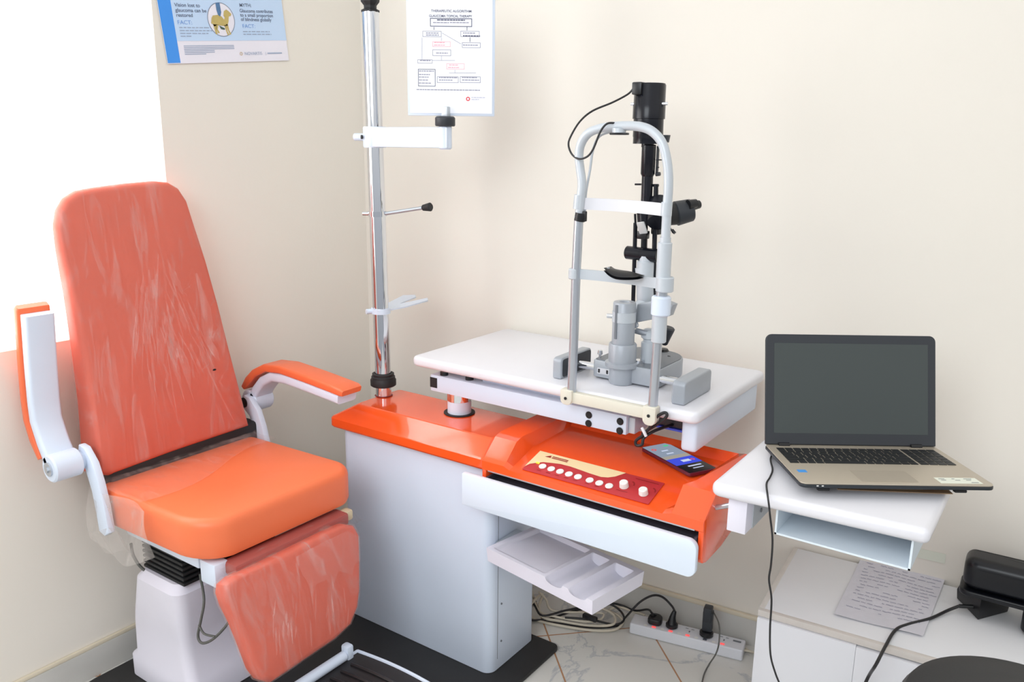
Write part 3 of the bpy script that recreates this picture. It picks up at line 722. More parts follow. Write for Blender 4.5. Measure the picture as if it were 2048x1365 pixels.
def ln(b, px0, py0, px1, py1, w=.0009):
    a = V(cc(px0, py0)); c_ = V(cc(px1, py1)); d = (c_ - a).normalized(); n = V((-d.y, d.x)) * w / 2
    b.add([Mc @ V((p.x, p.y, .0006)) for p in (a - n, c_ - n, c_ + n, a + n)], [(0, 1, 2, 3)])
def bar(b, px0, px1, py, h=.0022):
    x0, y = cc(px0, py); x1, _ = cc(px1, py); x = x0
    while x < x1 - .002:
        w = random.uniform(.004, .009); b.quad(x, y, min(x + w, x1), y + h, Mc, .0006); x += w + .0012
b = B(); tx, ty = cc(862, 24); b.text('THERAPEUTIC ALGORITHM:', .0085, tx, ty, Mc, .0007, sx=1.02, bold=.0001); tx, ty = cc(858, 34); b.text('GLAUCOMA TOPICAL THERAPY', .0085, tx, ty, Mc, .0007, sx=.93, bold=.0001)
rect_out(b, 860, 36, 944, 54, .0018); bar(b, 874, 930, 41, .003); ln(b, 868, 54, 868, 60, .0015); ln(b, 934, 54, 934, 61, .0015)
rect_out(b, 836, 138, 871, 173, .0014); bar(b, 926, 960, 73, .003); ln(b, 940, 75, 940, 84, .0015)
b.build('dark_print', 'ink_dark', cs, smooth=False)
b = B()
for r_ in ((845, 62, 883, 74), (921, 62, 959, 74), (924, 85, 961, 96), (865, 99, 902, 112), (835, 119, 865, 127), (874, 153, 917, 166), (920, 153, 961, 166)): rect_out(b, *r_)
for r_ in ((852, 878, 67), (852, 878, 71), (926, 950, 67), (926, 956, 91), (866, 898, 46), (900, 940, 46), (872, 896, 107), (840, 862, 122), (878, 915, 156), (878, 905, 161), (924, 955, 156), (924, 958, 161), (838, 868, 143), (838, 860, 150), (838, 858, 155), (838, 856, 161), (838, 862, 167), (833, 960, 180)): bar(b, *r_)
ln(b, 884, 66, 922, 88); ln(b, 844, 75, 844, 119); ln(b, 883, 75, 883, 82); ln(b, 883, 112, 883, 121); ln(b, 865, 121, 910, 121); ln(b, 910, 140, 910, 146); ln(b, 898, 146, 952, 146)
b.build('faint_print', 'ink', cs, smooth=False)
b = B(); rect_out(b, 865, 83, 901, 94); rect_out(b, 893, 127, 929, 139); bar(b, 868, 890, 86); bar(b, 868, 892, 91); bar(b, 898, 918, 131); bar(b, 896, 920, 136); b.build('pink_print', 'ink_pink', cs, smooth=False)
b = B(); x, y = cc(936, 198); b.disc(x, y, .0055, Mc, .0006, r0=.003); b.build('red_mark', 'red_ink', cs, smooth=False)
b = B(); bar(b, 943, 970, 196); bar(b, 943, 958, 200); b.build('footer_print', 'ink_pale', cs, smooth=False)

# rod with black grip
rd = thing('clamp_rod', 'thin chrome rod with a black grip clamped halfway up the pole', 'rod', pl(1.295))
c = pl(1.295); b = B(); b.lathe([(.0246, 0), (.0285, 0), (.0285, .016), (.0246, .016)], c - V((0, 0, .008)), (0, 0, 1), 30); b.cyl(c + V((-.02, -.018, 0)), c + V((-.034, -.028, 0)), .006, seg=12); b.build('clamp_ring', 'chrome', rd)
e1 = aty(845, 416, 1.87); e2 = aty(862, 414, 1.872); s_ = c + V((.026, .008, .001))
b = B(); b.cyl(s_, e1, .0055, seg=14); b.build('rod', 'steel', rd)
b = B(); b.cyl(e1, e2, .009, .013, seg=18, bev=.003); b.build('grip', 'black_matte', rd)
# fork shelf
fk = thing('fork_shelf', 'small white two-pronged shelf clamped low on the chrome pole', 'shelf', pl(1.0))
c = pl(1.0); b = B(); b.lathe([(.0246, 0), (.030, 0), (.030, .016), (.0246, .016)], c - V((0, 0, .008)), (0, 0, 1), 30); b.cyl(c + V((-.015, -.025, 0)), c + V((-.022, -.040, 0)), .008, seg=12); b.build('clamp_ring', 'white_metal', fk)
b = B(); P = [(773, 622), (773, 609), (806, 592), (830, 591), (832, 595), (805, 606), (800, 609), (855, 597), (856, 602), (810, 615)]
def f2(p): q = atz(p[0], p[1], 1.0); k = .80; q = V((c.x + (q.x - c.x) * 1, q.y, 0)); return (q.x, q.y)
b.prism([f2(p) for p in P][::-1], .004, Matrix.Translation((0, 0, .998))); b.build('fork', 'white_metal', fk)

# ------------------------------------------------------------------ swing table
tb = thing('swing_table', 'white rounded swing table on a white arm above the orange console', 'table', (-1.46, 1.82, .725))
b = B(); b.prism(rrect(-1.575, 1.735, -.688, 2.212, .022, 5), .030, Matrix.Translation((0, 0, .870)), .011, 4); b.build('table_top', 'white_board', tb)
b = B(); b.prism(rrect(-.738, .792, -.708, .8705, .006, 3), .0, IDM) if False else b.box((-.740, 1.765, .790), (-.700, 2.19, .8705), .009, 3); b.build('side_panel', 'white_metal', tb)
b = B(); b.cyl((-1.455, 1.812, .7300), (-1.455, 1.812, .733), .046, seg=40); b.build('ring_seal', 'black_matte', tb)
b = B(); b.cyl((-1.455, 1.812, .733), (-1.455, 1.812, .772), .035, seg=40); col = b.build('column', 'white_metal', tb)
b = B(); b.cyl((-1.455, 1.812, .770), (-1.455, 1.812, .800), .036, seg=40); b.build('chrome_band', 'chrome', col)
b = B(); b.box((-1.525, 1.765, .797), (-.885, 1.860, .846), .002); arm = b.build('swing_arm', 'white_metal', tb)
for x, z in ((-.992, .829), (-.992, .806), (-.902, .830), (-.902, .805)):
    b = B(); b.cyl((x, 1.766, z), (x, 1.761, z), .0095, seg=20, bev=.002); b.build('bolt', 'black', arm)
b = B(); b.box((-1.5262, 1.764, .808), (-1.500, 1.80, .838)); b.build('black_tape', 'black_matte', arm)
b = B()
for x, y in ((-1.488, 1.783), (-1.400, 1.79), (-1.488, 1.84)): b.cyl((x, y, .845), (x, y, .856), .012, seg=16)
b.build('arm_plugs', 'black', arm)
b = B(); b.box((-1.36, 1.80, .8455), (-.90, 1.85, .8705)); b.build('arm_spacer', 'white_metal', arm)
b = B(); b.box((-.884, 1.775, .800), (-.866, 1.85, .842), .003); b.build('arm_end_block', 'grey_light', arm)
b = B(); b.box((-.862, 1.83, .818), (-.750, 2.06, .8695), .006); b.build('power_box', 'bezel', tb)
b = B(); b.box((-.862, 1.828, .812), (-.750, 1.85, .817)); b.build('blue_edge', 'blue_strip', tb)
b = B()
b.tube([aty(1285, 868, 1.75), aty(1300, 858, 1.735), aty(1325, 842, 1.725), aty(1334, 831, 1.722), aty(1328, 826, 1.722), aty(1312, 836, 1.722), aty(1298, 858, 1.73), aty(1285, 872, 1.735), aty(1272, 882, 1.735), aty(1273, 891, 1.735), aty(1284, 890, 1.735), aty(1288, 876, 1.74), aty(1310, 862, 1.76), aty(1345, 850, 1.83)], .0038)
b.build('cable_loop', 'cable_black', tb)
b = B(); b.tube([aty(1284, 856, 1.728), aty(1288, 864, 1.726), aty(1292, 873, 1.728)], .004, sm=2); b.build('white_tie', 'white_board', tb)

# ------------------------------------------------------------------ chin rest
cr = thing('chin_rest', 'grey steel chin and forehead rest clamped to the front edge of the swing table', 'chin rest', (-.91, 1.72, .90))
Y = 1.725
b = B()
b.box(tuple(aty(1133, 800, Y + .008) - V((0, 0, .009))), tuple(aty(1312, 815, Y + .02) + V((0, 0.005, .009))), .002) if False else b.box((-1.045, 1.716, .868), (-.800, 1.7345, .896), .002)
clamp = b.build('clamp_bar', 'cream', cr)
for x in (-1.030, -.800):
    b = B(); b.prism(rrect(x - .017, .855 if x > -.9 else .862, x + .017, .902, [.015, .003, .003, .015], 5), .026, frame((0, 1.7355, 0), (1, 0, 0), (0, 0, 1)), .003)
    cb = b.build('clamp_block', 'cream', cr)
    b = B(); b.cyl((x, 1.709, .880), (x, 1.7075, .880), .004, seg=12); b.build('clamp_screw', 'black', cb)
def P(px, py, y=Y): return aty(px, py, y)
b = B(); b.tube([P(1143, 788), P(1148, 670), P(1152, 550), P(1158, 432)], [.0115] * 4, seg=18, sm=2); b.build('post', 'steel', cr)
b = B(); b.tube([P(1304, 826), P(1310, 750), P(1315, 680)], .0115, seg=18, sm=2); b.build('post', 'steel', cr)
b = B(); b.tube([P(1158, 432), P(1161, 400), P(1164, 368), P(1160, 335), P(1158, 310), P(1163, 286), P(1178, 266), P(1205, 256), P(1245, 252), P(1283, 254), P(1308, 266), P(1326, 290), P(1335, 330), P(1337, 370), P(1334, 420), P(1331, 480)], .0105, seg=16, sm=5)
b.build('arch', 'grey_light', cr)
b = B(); b.cyl(P(1330, 485), P(1326, 560), .0165, seg=20, bev=.002); b.cyl(P(1331, 475), P(1330, 490), .0125, seg=20); b.build('sleeve', 'grey_light', cr)
b = B(); b.cyl(P(1317, 685), P(1320, 622), .0175, seg=20, bev=.002); b.build('height_scale', 'grey_light', cr)
b = B(); b.cyl(P(1321, 632), P(1323, 592), .0225, seg=24, bev=.004); b.build('height_knob', 'white_metal', cr)
b = B(); b.cyl(P(1323, 592), P(1325, 575), .013, seg=20); b.build('sleeve_neck', 'steel', cr)
# forehead band
def band(b, pts, h, th=.003):
    R_ = []
    for i, p in enumerate(pts):
        t = (pts[min(i + 1, len(pts) - 1)] - pts[max(0, i - 1)]); t.z = 0; t.normalize(); n = V((-t.y, t.x, 0))
        R_.append([p + n * th - V((0, 0, h / 2)), p + n * th + V((0, 0, h / 2)), p - n * th + V((0, 0, h / 2)), p - n * th - V((0, 0, h / 2))])
    b.loft(R_)
zf = 1.366; pts = []
for i in range(25):
    t = i / 24; x = -1.022 + .235 * t; y = Y - .004 + .034 * math.sin(PI * t) ** .7; pts.append(V((x, y, zf - .004 * t)))
b = B(); band(b, pts, .028); b.build('forehead_band', 'white_board', cr)
for p_, q_ in ((P(1156, 418), P(1159, 390)), (P(1332, 432), P(1334, 405))):
    b = B(); b.cyl(p_, q_, .0125, seg=18); b.build('band_clip', 'grey_light', cr)
b = B(); b.cyl(P(1159, 442), P(1162, 426), .0135, seg=18); b.box(tuple(P(1168, 440) - V((.004, .004, .004))), tuple(P(1168, 426) + V((.006, .006, .004))), .002); b.build('cable_clip', 'black', cr)
# chin bar
zc = 1.196; pts = []
for i in range(25):
    t = i / 24; x = -1.025 + .245 * t; y = Y - .004 + .020 * math.sin(PI * t) ** .6; pts.append(V((x, y, zc - .002 * t)))
b = B(); band(b, pts, .024, .004); b.cyl(V((-.784, Y, zc - .018)), V((-.784, Y, zc + .016)), .0205, seg=24, bev=.002); b.cyl(V((-1.024, Y, zc - .013)), V((-1.024, Y, zc + .013)), .0145, seg=24, bev=.002); b.build('chin_bar', 'grey_light', cr)
b = B()
cc0 = P(1250, 548, Y + .0)
for lay in (0, -.006):
    def fc(u, v):
        x = -.045 + .09 * u; y = -.028 + .056 * v; r_ = 1 - .35 * (2 * u - 1) ** 2 * 1
        return V((cc0.x + x, cc0.y - .004 + y * r_, cc0.z - .004 + .012 * (1 - (2 * v - 1) ** 2) * (1 - (2 * u - 1) ** 2) + (.016 * (2 * u - 1) ** 2) * (1 if u < .5 else .25) + lay))
    b.grid(fc, 14, 8, lay < 0)
b.build('chin_cup', 'black', cr)
b = B(); q_ = P(1216, 548, Y - .01); b.cyl(q_, q_ + V((0, 0, .014)), .0018, seg=8); b.cyl(q_ + V((0, 0, .012)), q_ + V((0, 0, .015)), .004, seg=10); b.build('paper_pin', 'steel', cr)
b = B(); b.tube([P(1232, 262, 1.74), P(1200, 272, 1.75), P(1186, 300, 1.755), P(1180, 340, 1.752), P(1172, 385, 1.745), P(1170, 425, 1.735)], .003, seg=8); b.build('fixation_wire', 'grey_light', cr)
b = B(); q_ = P(1238, 262); b.cyl(q_ - V((0, 0, .004)), q_ + V((0, 0, .006)), .016, seg=20); b.build('arch_boss', 'grey_light', cr)
b = B(); b.box(tuple(q_ + V((-.021, -.008, -.009))), tuple(q_ + V((.022, .010, -.004))), .002); b.build('arch_foot', 'black', cr)

# ------------------------------------------------------------------ slit lamp
sl = thing('slit_lamp', 'grey and black slit lamp microscope standing on the white swing table', 'microscope', (-.94, 1.9, .90))
b = B()
bp_ = rrect(-1.035, 1.852, -.845, 2.06, [.008, .075, .075, .008], 8)
b.prism(bp_, .046, Matrix.Translation((0, 0, .9055)), .003); base = b.build('base', 'grey', sl)
b = B(); b.prism([(x * .96 - .0376, y * .96 + .078) for x, y in bp_], .0022, Matrix.Translation((0, 0, .9512))); b.build('base_cover', 'grey_dark', base)
b = B(); b.box((-1.020, 1.8505, .916), (-.985, 1.8525, .932)); b.build('name_plate', 'chrome', base)
b = B(); b.box((-1.0175, 1.8498, .919), (-1.012, 1.851, .929)); b.box((-.993, 1.8498, .919), (-.988, 1.851, .929)); b.build('plate_marks', 'black', base)
b = B(); b.cyl((-1.110, 1.866, .928), (-.75, 1.866, .928), .0105, seg=18); b.build('axle', 'chrome', sl)
for x0, x1, dk in ((-1.118, -1.092, 1), (-.772, -.738, -1)):
    b = B()
    ya, yb_ = (1.785, 1.945) if dk > 0 else (1.770, 1.935)
    b.prism(rrect(ya, .9008, yb_, .958, [.004, .012, .012, .004], 4), x1 - x0, frame((x0, 0, 0), (0, 1, 0), (0, 0, 1)), .004, 3); g = b.build('rail_cover', 'grey', sl)
    b = B(); xi = x1 if dk > 0 else x0
    b.prism(rrect(ya + .008, .905, yb_ - .006, .953, .008, 4), .0012, frame((xi - (.0 if dk > 0 else .0012), 0, 0), (0, 1, 0), (0, 0, 1))); b.build('cover_inside', 'bezel', g)
C = V((-.952, 1.858, 0))
b = B(); b.lathe([(0, .9008), (.031, .9008), (.033, .904), (.033, .945), (.044, .947), (.044, .957), (.036, .959), (.036, 1.004), (.034, 1.007), (0, 1.007)], C, (0, 0, 1), 36); b.build('column_base', 'grey', sl)
b = B(); b.lathe([(0, 1.0065), (.029, 1.0065), (.029, 1.112), (.027, 1.115), (.014, 1.115), (.012, 1.110), (0, 1.110)], C, (0, 0, 1), 36); cl = b.build('column', 'grey', sl)
b = B(); b.lathe([(.0292, 1.064), (.0305, 1.064), (.0305, 1.090), (.0292, 1.090)], C, (0, 0, 1), 36); b.build('scale_ring', 'grey_light', cl)
b = B(); b.box((C.x - .010, C.y - .031, 1.022), (C.x - .004, C.y - .027, 1.11)); b.build('slot_strip', 'grey_dark', cl)
b = B(); b.cyl(C + V((-.028, -.008, 1.076)), C + V((-.042, -.014, 1.076)), .006, seg=12); b.build('lock_screw', 'chrome', cl)
q_ = V((-1.024, 1.87, .953)); b = B(); b.cyl(q_, q_ + V((0, 0, .012)), .003, seg=10); b.cyl(q_ + V((0, 0, .010)), q_ + V((0, 0, .022)), .007, .006, seg=14, bev=.001); b.build('lock_screw', 'chrome', base)
D = V((-.905, 1.915, 0))
b = B(); b.lathe([(0, .953), (.021, .953), (.021, 1.005), (.016, 1.008), (.016, 1.014), (.022, 1.018), (.022, 1.034), (.014, 1.040), (0, 1.040)], D, (0, 0, 1), 28); b.build('pivot_post', 'grey_light', sl)
b = B(); q_ = D + V((.0, .03, .953)); b.cyl(D + V((-.012, -.03, .953)), D + V((-.012, -.03, .962)), .012, seg=16); b.build('level_knob', 'chrome', sl)
b = B(); q_ = aty(1338, 712, 2.0); b.cyl(q_ - V((0.004, 0.004, .045)), q_, .004, seg=10); b.cyl(aty(1328, 690, 2.0), aty(1338, 655, 2.0), .009, .017, seg=18, bev=.003); b.build('joystick', 'bezel', sl)
b = B(); q_ = atz(1325, 702, .9535); b.lathe([(0, 0), (.018, 0), (.014, .006), (0, .008)], q_, (0, 0, 1), 20); b.build('joystick_boot', 'black', sl)
# arms
b = B()
b.prism([(-.940, 1.055), (-.845, 1.085), (-.835, 1.115), (-.875, 1.125), (-.935, 1.105)], .032, frame((0, 1.925, 0), (1, 0, 0), (0, 0, 1)), .004)
b.build('swing_bracket', 'grey', sl)
b = B(); q_ = aty(1272, 650, 1.885); b.cyl(q_, q_ + V((0, -.012, 0)), .008, seg=16); b.cyl(aty(1272, 662, 1.90), aty(1295, 668, 1.90), .008, seg=14); b.build('bracket_knobs', 'steel', sl)
b = B()
YT = 1.95
def Q(px, py, y=YT): return aty(px, py, y)
b.tube([Q(1262, 622, 1.92), Q(1278, 618, 1.93), Q(1290, 606), Q(1291, 590), Q(1290, 560), Q(1288, 535)], [.016, .020, .023, .0235, .0235, .0235], seg=20, sm=5)
b.cyl(Q(1290, 575), Q(1292, 522), .0235, seg=24, bev=.003); b.cyl(Q(1292, 526), Q(1293, 512), .018, seg=20)
b.build('lamp_elbow', 'grey_light', sl)
b = B(); b.cyl(Q(1308, 590, 1.975), Q(1308, 530, 1.975), .013, seg=16); b.build('rear_rod', 'grey_dark', sl)
b = B(); b.cyl(Q(1253, 505), Q(1316, 512), .0175, seg=24, bev=.002); b.cyl(Q(1282, 508), Q(1283, 508.2), .0180, seg=24); b.build('tilt_roller', 'lamp_black', sl)
b = B()
for (a, c_, y, r_) in (((1271, 446), (1266, 615), 1.945, .0055), ((1290, 420), (1288, 500), 1.96, .0085), ((1312, 380), (1306, 600), 1.955, .0062)):
    b.cyl(Q(a[0], a[1], y), Q(c_[0], c_[1], y), r_, seg=12)
b.cyl(Q(1270, 428), Q(1271, 450), .003, seg=10)
b.build('guide_rods', 'lamp_black', sl)
b = B(); b.box(tuple(Q(1300, 620, 1.96)), tuple(Q(1322, 585, 1.985)), .003); b.build('rod_foot', 'bezel', sl)
b = B(); b.box(tuple(Q(1273, 478, 1.93)), tuple(Q(1300, 462, 1.955)), .002); b.build('mirror_mount', 'black', sl)
b = B(); m_ = Q(1284, 456, 1.925)
b.box((-.012, -.0165, -.003), (.012, .0165, .003), .003, M=frame(m_, (1, -.1, .18), (-.15, -.35, 1))); b.build('mirror', 'mirror', sl)
b = B(); b.cyl(Q(1292, 450), Q(1290, 425), .022, seg=20); b.build('mirror_head', 'lamp_black', sl)
b = B(); b.box(tuple(Q(1264, 411, 1.93)), tuple(Q(1322, 404, 1.985)), .002); b.build('stage_plate', 'lamp_black', sl)
b = B(); b.cyl(Q(1293, 405), Q(1295, 352), .0145, seg=24, bev=.001); b.cyl(Q(1295, 355), Q(1295, 345), .0125, seg=24); b.build('lower_barrel', 'lamp_black', sl)
b = B(); b.cyl(Q(1270, 369), Q(1282, 369), .0025, seg=10); b.cyl(Q(1305, 371, 1.955), Q(1317, 371, 1.955), .0035, seg=10); b.cyl(Q(1312, 385, 1.955), Q(1312, 370, 1.955), .006, seg=10); b.build('filter_levers', 'lamp_black', sl)
b = B(); b.cyl(Q(1295, 295), Q(1296, 283), .016, seg=20); b.lathe([(0, 0), (.014, 0), (.018, .008), (.018, .078), (.016, .080), (0, .080)], Q(1295, 354), (0, 0, 1), 28); b.build('upper_barrel', 'lamp_black', sl)
b = B(); b.box(tuple(Q(1310, 350, 1.955)), tuple(Q(1320, 292, 1.965)), .002); b.cyl(Q(1312, 349, 1.955), Q(1320, 348, 1.955), .005, seg=12); b.cyl(Q(1312, 320, 1.955), Q(1326, 320, 1.955), .0015, seg=8); b.cyl(Q(1312, 335, 1.955), Q(1318, 335, 1.955), .0015, seg=8); b.build('slit_dial', 'bezel', sl)
b = B(); t0 = Q(1295, 288)
b.lathe([(0, 0), (.037, 0), (.037, .016), (.038, .018), (.0375, .060), (.0405, .061), (.0405, .094), (.0392, .096), (.0392, .142), (.037, .146), (0, .146)], t0, (0, 0, 1), 40); lh = b.build('lamp_housing', 'lamp_black', sl)
b = B(); q_ = t0 + V((.03, .01, .004)); b.lathe([(0, 0), (.022, 0), (.025, .018), (.0, .018)], q_, (0, 0, 1), 20); b.build('housing_lug', 'bezel', lh)
b = B(); q_ = t0 + V((.036, -.006, .097)); b.cyl(q_, q_ + V((.014, 0.006, 0)), .004, seg=12, bev=.001); q_ = t0 + V((-.037, -.010, .097)); b.cyl(q_, q_ + V((-.008, -.003, 0)), .004, seg=12); b.build('housing_screws', 'chrome', lh)
sk = Q(1277, 178, 1.915)
b = B(); b.box(tuple(sk - V((.013, .012, .014))), tuple(sk + V((.013, .014, .016))), .003); b.build('cable_socket', 'black', lh)
b = B(); b.tube([sk + V((-.012, -.006, 0)), Q(1255, 189, 1.90), Q(1225, 205, 1.87), Q(1185, 222, 1.83), Q(1160, 243, 1.80), Q(1142, 272, 1.77), Q(1137, 290, 1.75), Q(1144, 309, 1.735), Q(1158, 318, 1.705), Q(1175, 313, 1.700), Q(1187, 297, 1.700), Q(1200, 265, 1.70), Q(1212, 249, 1.705), Q(1225, 246, 1.715), Q(1240, 250, 1.735)], .0024, seg=8)
b.build('lamp_cable', 'cable_black', lh)
# microscope head
mdir = V((.62, .78, 0)).normalized()
b = B(); b.cyl(Q(1318, 445, 1.93), Q(1318, 405, 1.97), .03, seg=24); b.box(tuple(Q(1300, 470, 1.965)), tuple(Q(1335, 400, 2.01)), .006); mh = b.build('microscope_body', 'lamp_black', sl)
a_ = Q(1322, 430, 1.965); c_ = Q(1350, 428, 2.0); d_ = Q(1384, 420, 2.03)
b = B(); b.cyl(a_, c_, .0285, seg=32); b.build('magnification_ring', 'black_matte', mh)
b = B(); b.cyl(c_, d_, .0320, .0290, seg=36, bev=.003); b.build('prism_housing', 'bezel', mh)
b = B(); b.cyl(Q(1376, 410, 2.0), Q(1392, 407, 2.02), .013, .011, seg=22); b.build('eyepiece', 'black', mh); b = B(); b.cyl(Q(1384, 412, 2.07), Q(1398, 409, 2.09), .013, .011, seg=22); b.build('eyepiece', 'black', mh)
b = B(); b.cyl(Q(1338, 452, 1.98), Q(1346, 466, 1.97), .002, seg=8); b.cyl(Q(1344, 460, 1.975), Q(1350, 467, 1.975), .004, seg=10); b.build('focus_lever', 'black', mh)

# ------------------------------------------------------------------ phone
pc = [atz(1288, 893, .728), atz(1345, 884, .728), atz(1424, 937, .728), atz(1372, 950, .728)]
pc0 = (pc[0] + pc[1] + pc[2] + pc[3]) / 4; px_ = ((pc[1] - pc[0]) + (pc[2] - pc[3])); py_ = ((pc[3] - pc[0]) + (pc[2] - pc[1]))
pw, ph = px_.length / 2, py_.length / 2
ph_ = thing('smartphone', 'maroon smartphone with a lit screen lying on the orange console', 'phone', (pc0.x, pc0.y, .7185))
Mph = frame((pc0.x, pc0.y, .7182), px_, -py_)
b = B(); b.prism(rrect(-pw / 2, -ph / 2, pw / 2, ph / 2, .010, 4), .009, Mph, .002); b.build('body', 'phone_body', ph_)
z = .0092
def pband(m, v0, v1, nm, i=.003, x0=0, x1=1, zz=z):
    b = B(); y1 = ph / 2 - i - (ph - 2 * i) * v0; y0 = ph / 2 - i - (ph - 2 * i) * v1; xa = -pw / 2 + i + (pw - 2 * i) * x0; xb = -pw / 2 + i + (pw - 2 * i) * x1
    b.quad(xa, y0, xb, y1, Mph, zz); return b.build(nm, m, scr if nm != 'screen' else ph_, smooth=False)
scr = pband('ph_black', 0, 1, 'screen')
pband('ph_grey', 0, .42, 'wallpaper', zz=z + .0002); pband('ph_tan', .42, .52, 'wallpaper_lower', zz=z + .0002); pband('ph_blue', .52, .74, 'blue_banner', zz=z + .0002)
pband('ph_white', .60, .67, 'banner_text', x0=.40, x1=.72, zz=z + .0005); pband('ph_white', .80, .83, 'caption', x0=.30, x1=.8, zz=z + .0005); pband('ph_white', .88, .90, 'status_text', x0=.35, x1=.75, zz=z + .0005)
pband('ph_white', .22, .25, 'clock_text', x0=.35, x1=.6, zz=z + .0005); pband('ph_white', .33, .36, 'date_text', x0=.35, x1=.62, zz=z + .0005)
b = B(); b.disc(-pw * .28, ph * .34, .007, Mph, z + .0005, r0=.003); b.disc(pw * .30, -ph * .13, .006, Mph, z + .0006, r0=.003); b.build('red_icons', 'ph_red', scr, smooth=False)
b = B(); b.quad(pw * .18, ph * .38, pw * .34, ph * .42, Mph, z + .0005); b.build('green_icon', 'ph_green', scr, smooth=False)

# ------------------------------------------------------------------ accessory tray
A0 = V((-1.231, 1.648, .432)); A1 = V((-.862, 1.583, .432)); Ad = (A1 - A0).normalized(); An = V((-Ad.y, Ad.x, 0)); AL = (A1 - A0).length; AW = .208
at_ = thing('accessory_tray', 'white moulded tray with two trial-lens channels jutting out below the drawer', 'tray', A0)
Mt = frame(A0, Ad, An)
def hgt(s, t):
    z = 0.0
    if .016 < s < .205 and .014 < t < AW - .012:
        e = min(s - .016, .205 - s, t - .014, AW - .012 - t); z = -.010 * min(1, e / .006) * (.5 + .8 * t / AW)
    for c_ in (.248, .326):
        if abs(s - c_) < .029:
            w = math.sqrt(max(0, 1 - ((s - c_) / .029) ** 2)); t0_, t1_ = .010, AW - .018
            f_ = max(0, min(1, (t1_ - t) / .008)) if t > t0_ else max(0, min(1, (t + .012) / .022)) * .9
            z = -.026 * w ** .8 * f_
    return z
b = B(); nu, nv = 150, 70
g = [[b.bm.verts.new(Mt @ V((AL * i / nu, AW * j / nv, hgt(AL * i / nu, AW * j / nv)))) for j in range(nv + 1)] for i in range(nu + 1)]
for i in range(nu):
    for j in range(nv): b.bm.faces.new([g[i][j], g[i + 1][j], g[i + 1][j + 1], g[i][j + 1]])
per = [g[i][0] for i in range(nu + 1)] + [g[nu][j] for j in range(1, nv + 1)] + [g[i][nv] for i in range(nu - 1, -1, -1)] + [g[0][j] for j in range(nv - 1, 0, -1)]
low = [b.bm.verts.new(Mt @ V(((Mt.inverted() @ v.co).x * .985 + .003, (Mt.inverted() @ v.co).y * .97 + .003, -.040))) for v in per]
n = len(per)
for i in range(n): b.bm.faces.new([per[(i + 1) % n], per[i], low[i], low[(i + 1) % n]])
b.bm.faces.new(low)
b.build('tray', 'white_lilac', at_, ang=50)
b = B(); b.box((-1.2365, 1.70, .40), (-1.20, 1.80, .425)); b.build('tray_bracket', 'grey_light', at_)

# ------------------------------------------------------------------ laptop shelf
lf = thing('laptop_shelf', 'white shelf with an open box underneath, fixed to the right of the console', 'shelf', (-.36, 1.7, .80))
shp = [(x, y + (.020 + .026 * (x + .568) / .402) * max(0, min(1, (1.925 - y) / .4))) for x, y in rrect(-.572, 1.512, -.164, 1.925, [.012, .012, .012, .022], 5)]
b = B(); b.prism(shp, .030, Matrix.Translation((0, 0, .800)), .012, 4); b.build('shelf_top', 'white_board', lf)
b = B(); X0, X1, Z0, Z1 = -.446, -.191, .734, .7998; tt = .004
b.box((X0, 1.578, Z0), (X1, 1.88, Z0 + tt)); b.box((X0, 1.578, Z0), (X0 + tt, 1.88, Z1)); b.box((X1 - tt, 1.578, Z0), (X1, 1.88, Z1)); b.box((X0, 1.876, Z0), (X1, 1.88, Z1))
MT['blue_white'] = mat('bluish_white_metal', (226, 238, 247), .4)
b.build('open_box', 'blue_white', lf)
b = B(); b.box((-.540, 1.56, .722), (-.500, 1.80, .7995), .002); br_ = b.build('mounting_bracket', 'white_lilac', lf)
b = B(); b.box((-.500, 1.60, .722), (-.4985, 1.72, .7995)); b.build('bracket_plate', 'grey_light', br_)
b = B(); b.cyl((-.4995, 1.62, .775), (-.497, 1.62, .775), .005, seg=12); b.cyl((-.4995, 1.65, .745), (-.497, 1.65, .745), .005, seg=12); b.build('bracket_bolts', 'grey_dark', br_)
b = B(); b.cyl((-.6165, 1.70, .70), (-.539, 1.70, .735), .006, seg=12); b.build('mounting_stub', 'steel', lf)
b = B(); b.cyl((-.499, 1.78, .775), (-.478, 1.78, .775), .012, .006, seg=12); b.build('red_knob', 'orange', lf)
# folder under the laptop
fd = thing('brown_folder', 'thin brown card folder lying under the laptop on the white shelf', 'folder', (-.28, 1.73, .8305))
fa, fb_ = atz(1676, 979, .832), atz(1906, 988, .832); fdx = (fb_ - fa).normalized()
Mf = frame((fa.x, fa.y, .8304), fdx, (-fdx.y, fdx.x, 0)); fl_ = (fb_ - fa).length
b = B(); b.box((0, 0, 0), (fl_, .17, .0015), M=Mf); b.build('cover', 'brown', fd, smooth=False)
b = B()
def fo(u, v): return Mf @ V((.004 + (fl_ - .008) * u, .006 + .16 * v, .0058 + .002 * math.sin(9 * u) * (1 - v)))
def fo2(u, v): return fo(u, v) - V((0, 0, .0018))
b.grid(fo, 24, 2); b.grid(fo2, 24, 2, True); b.build('inner_leaf', 'brown2', fd)

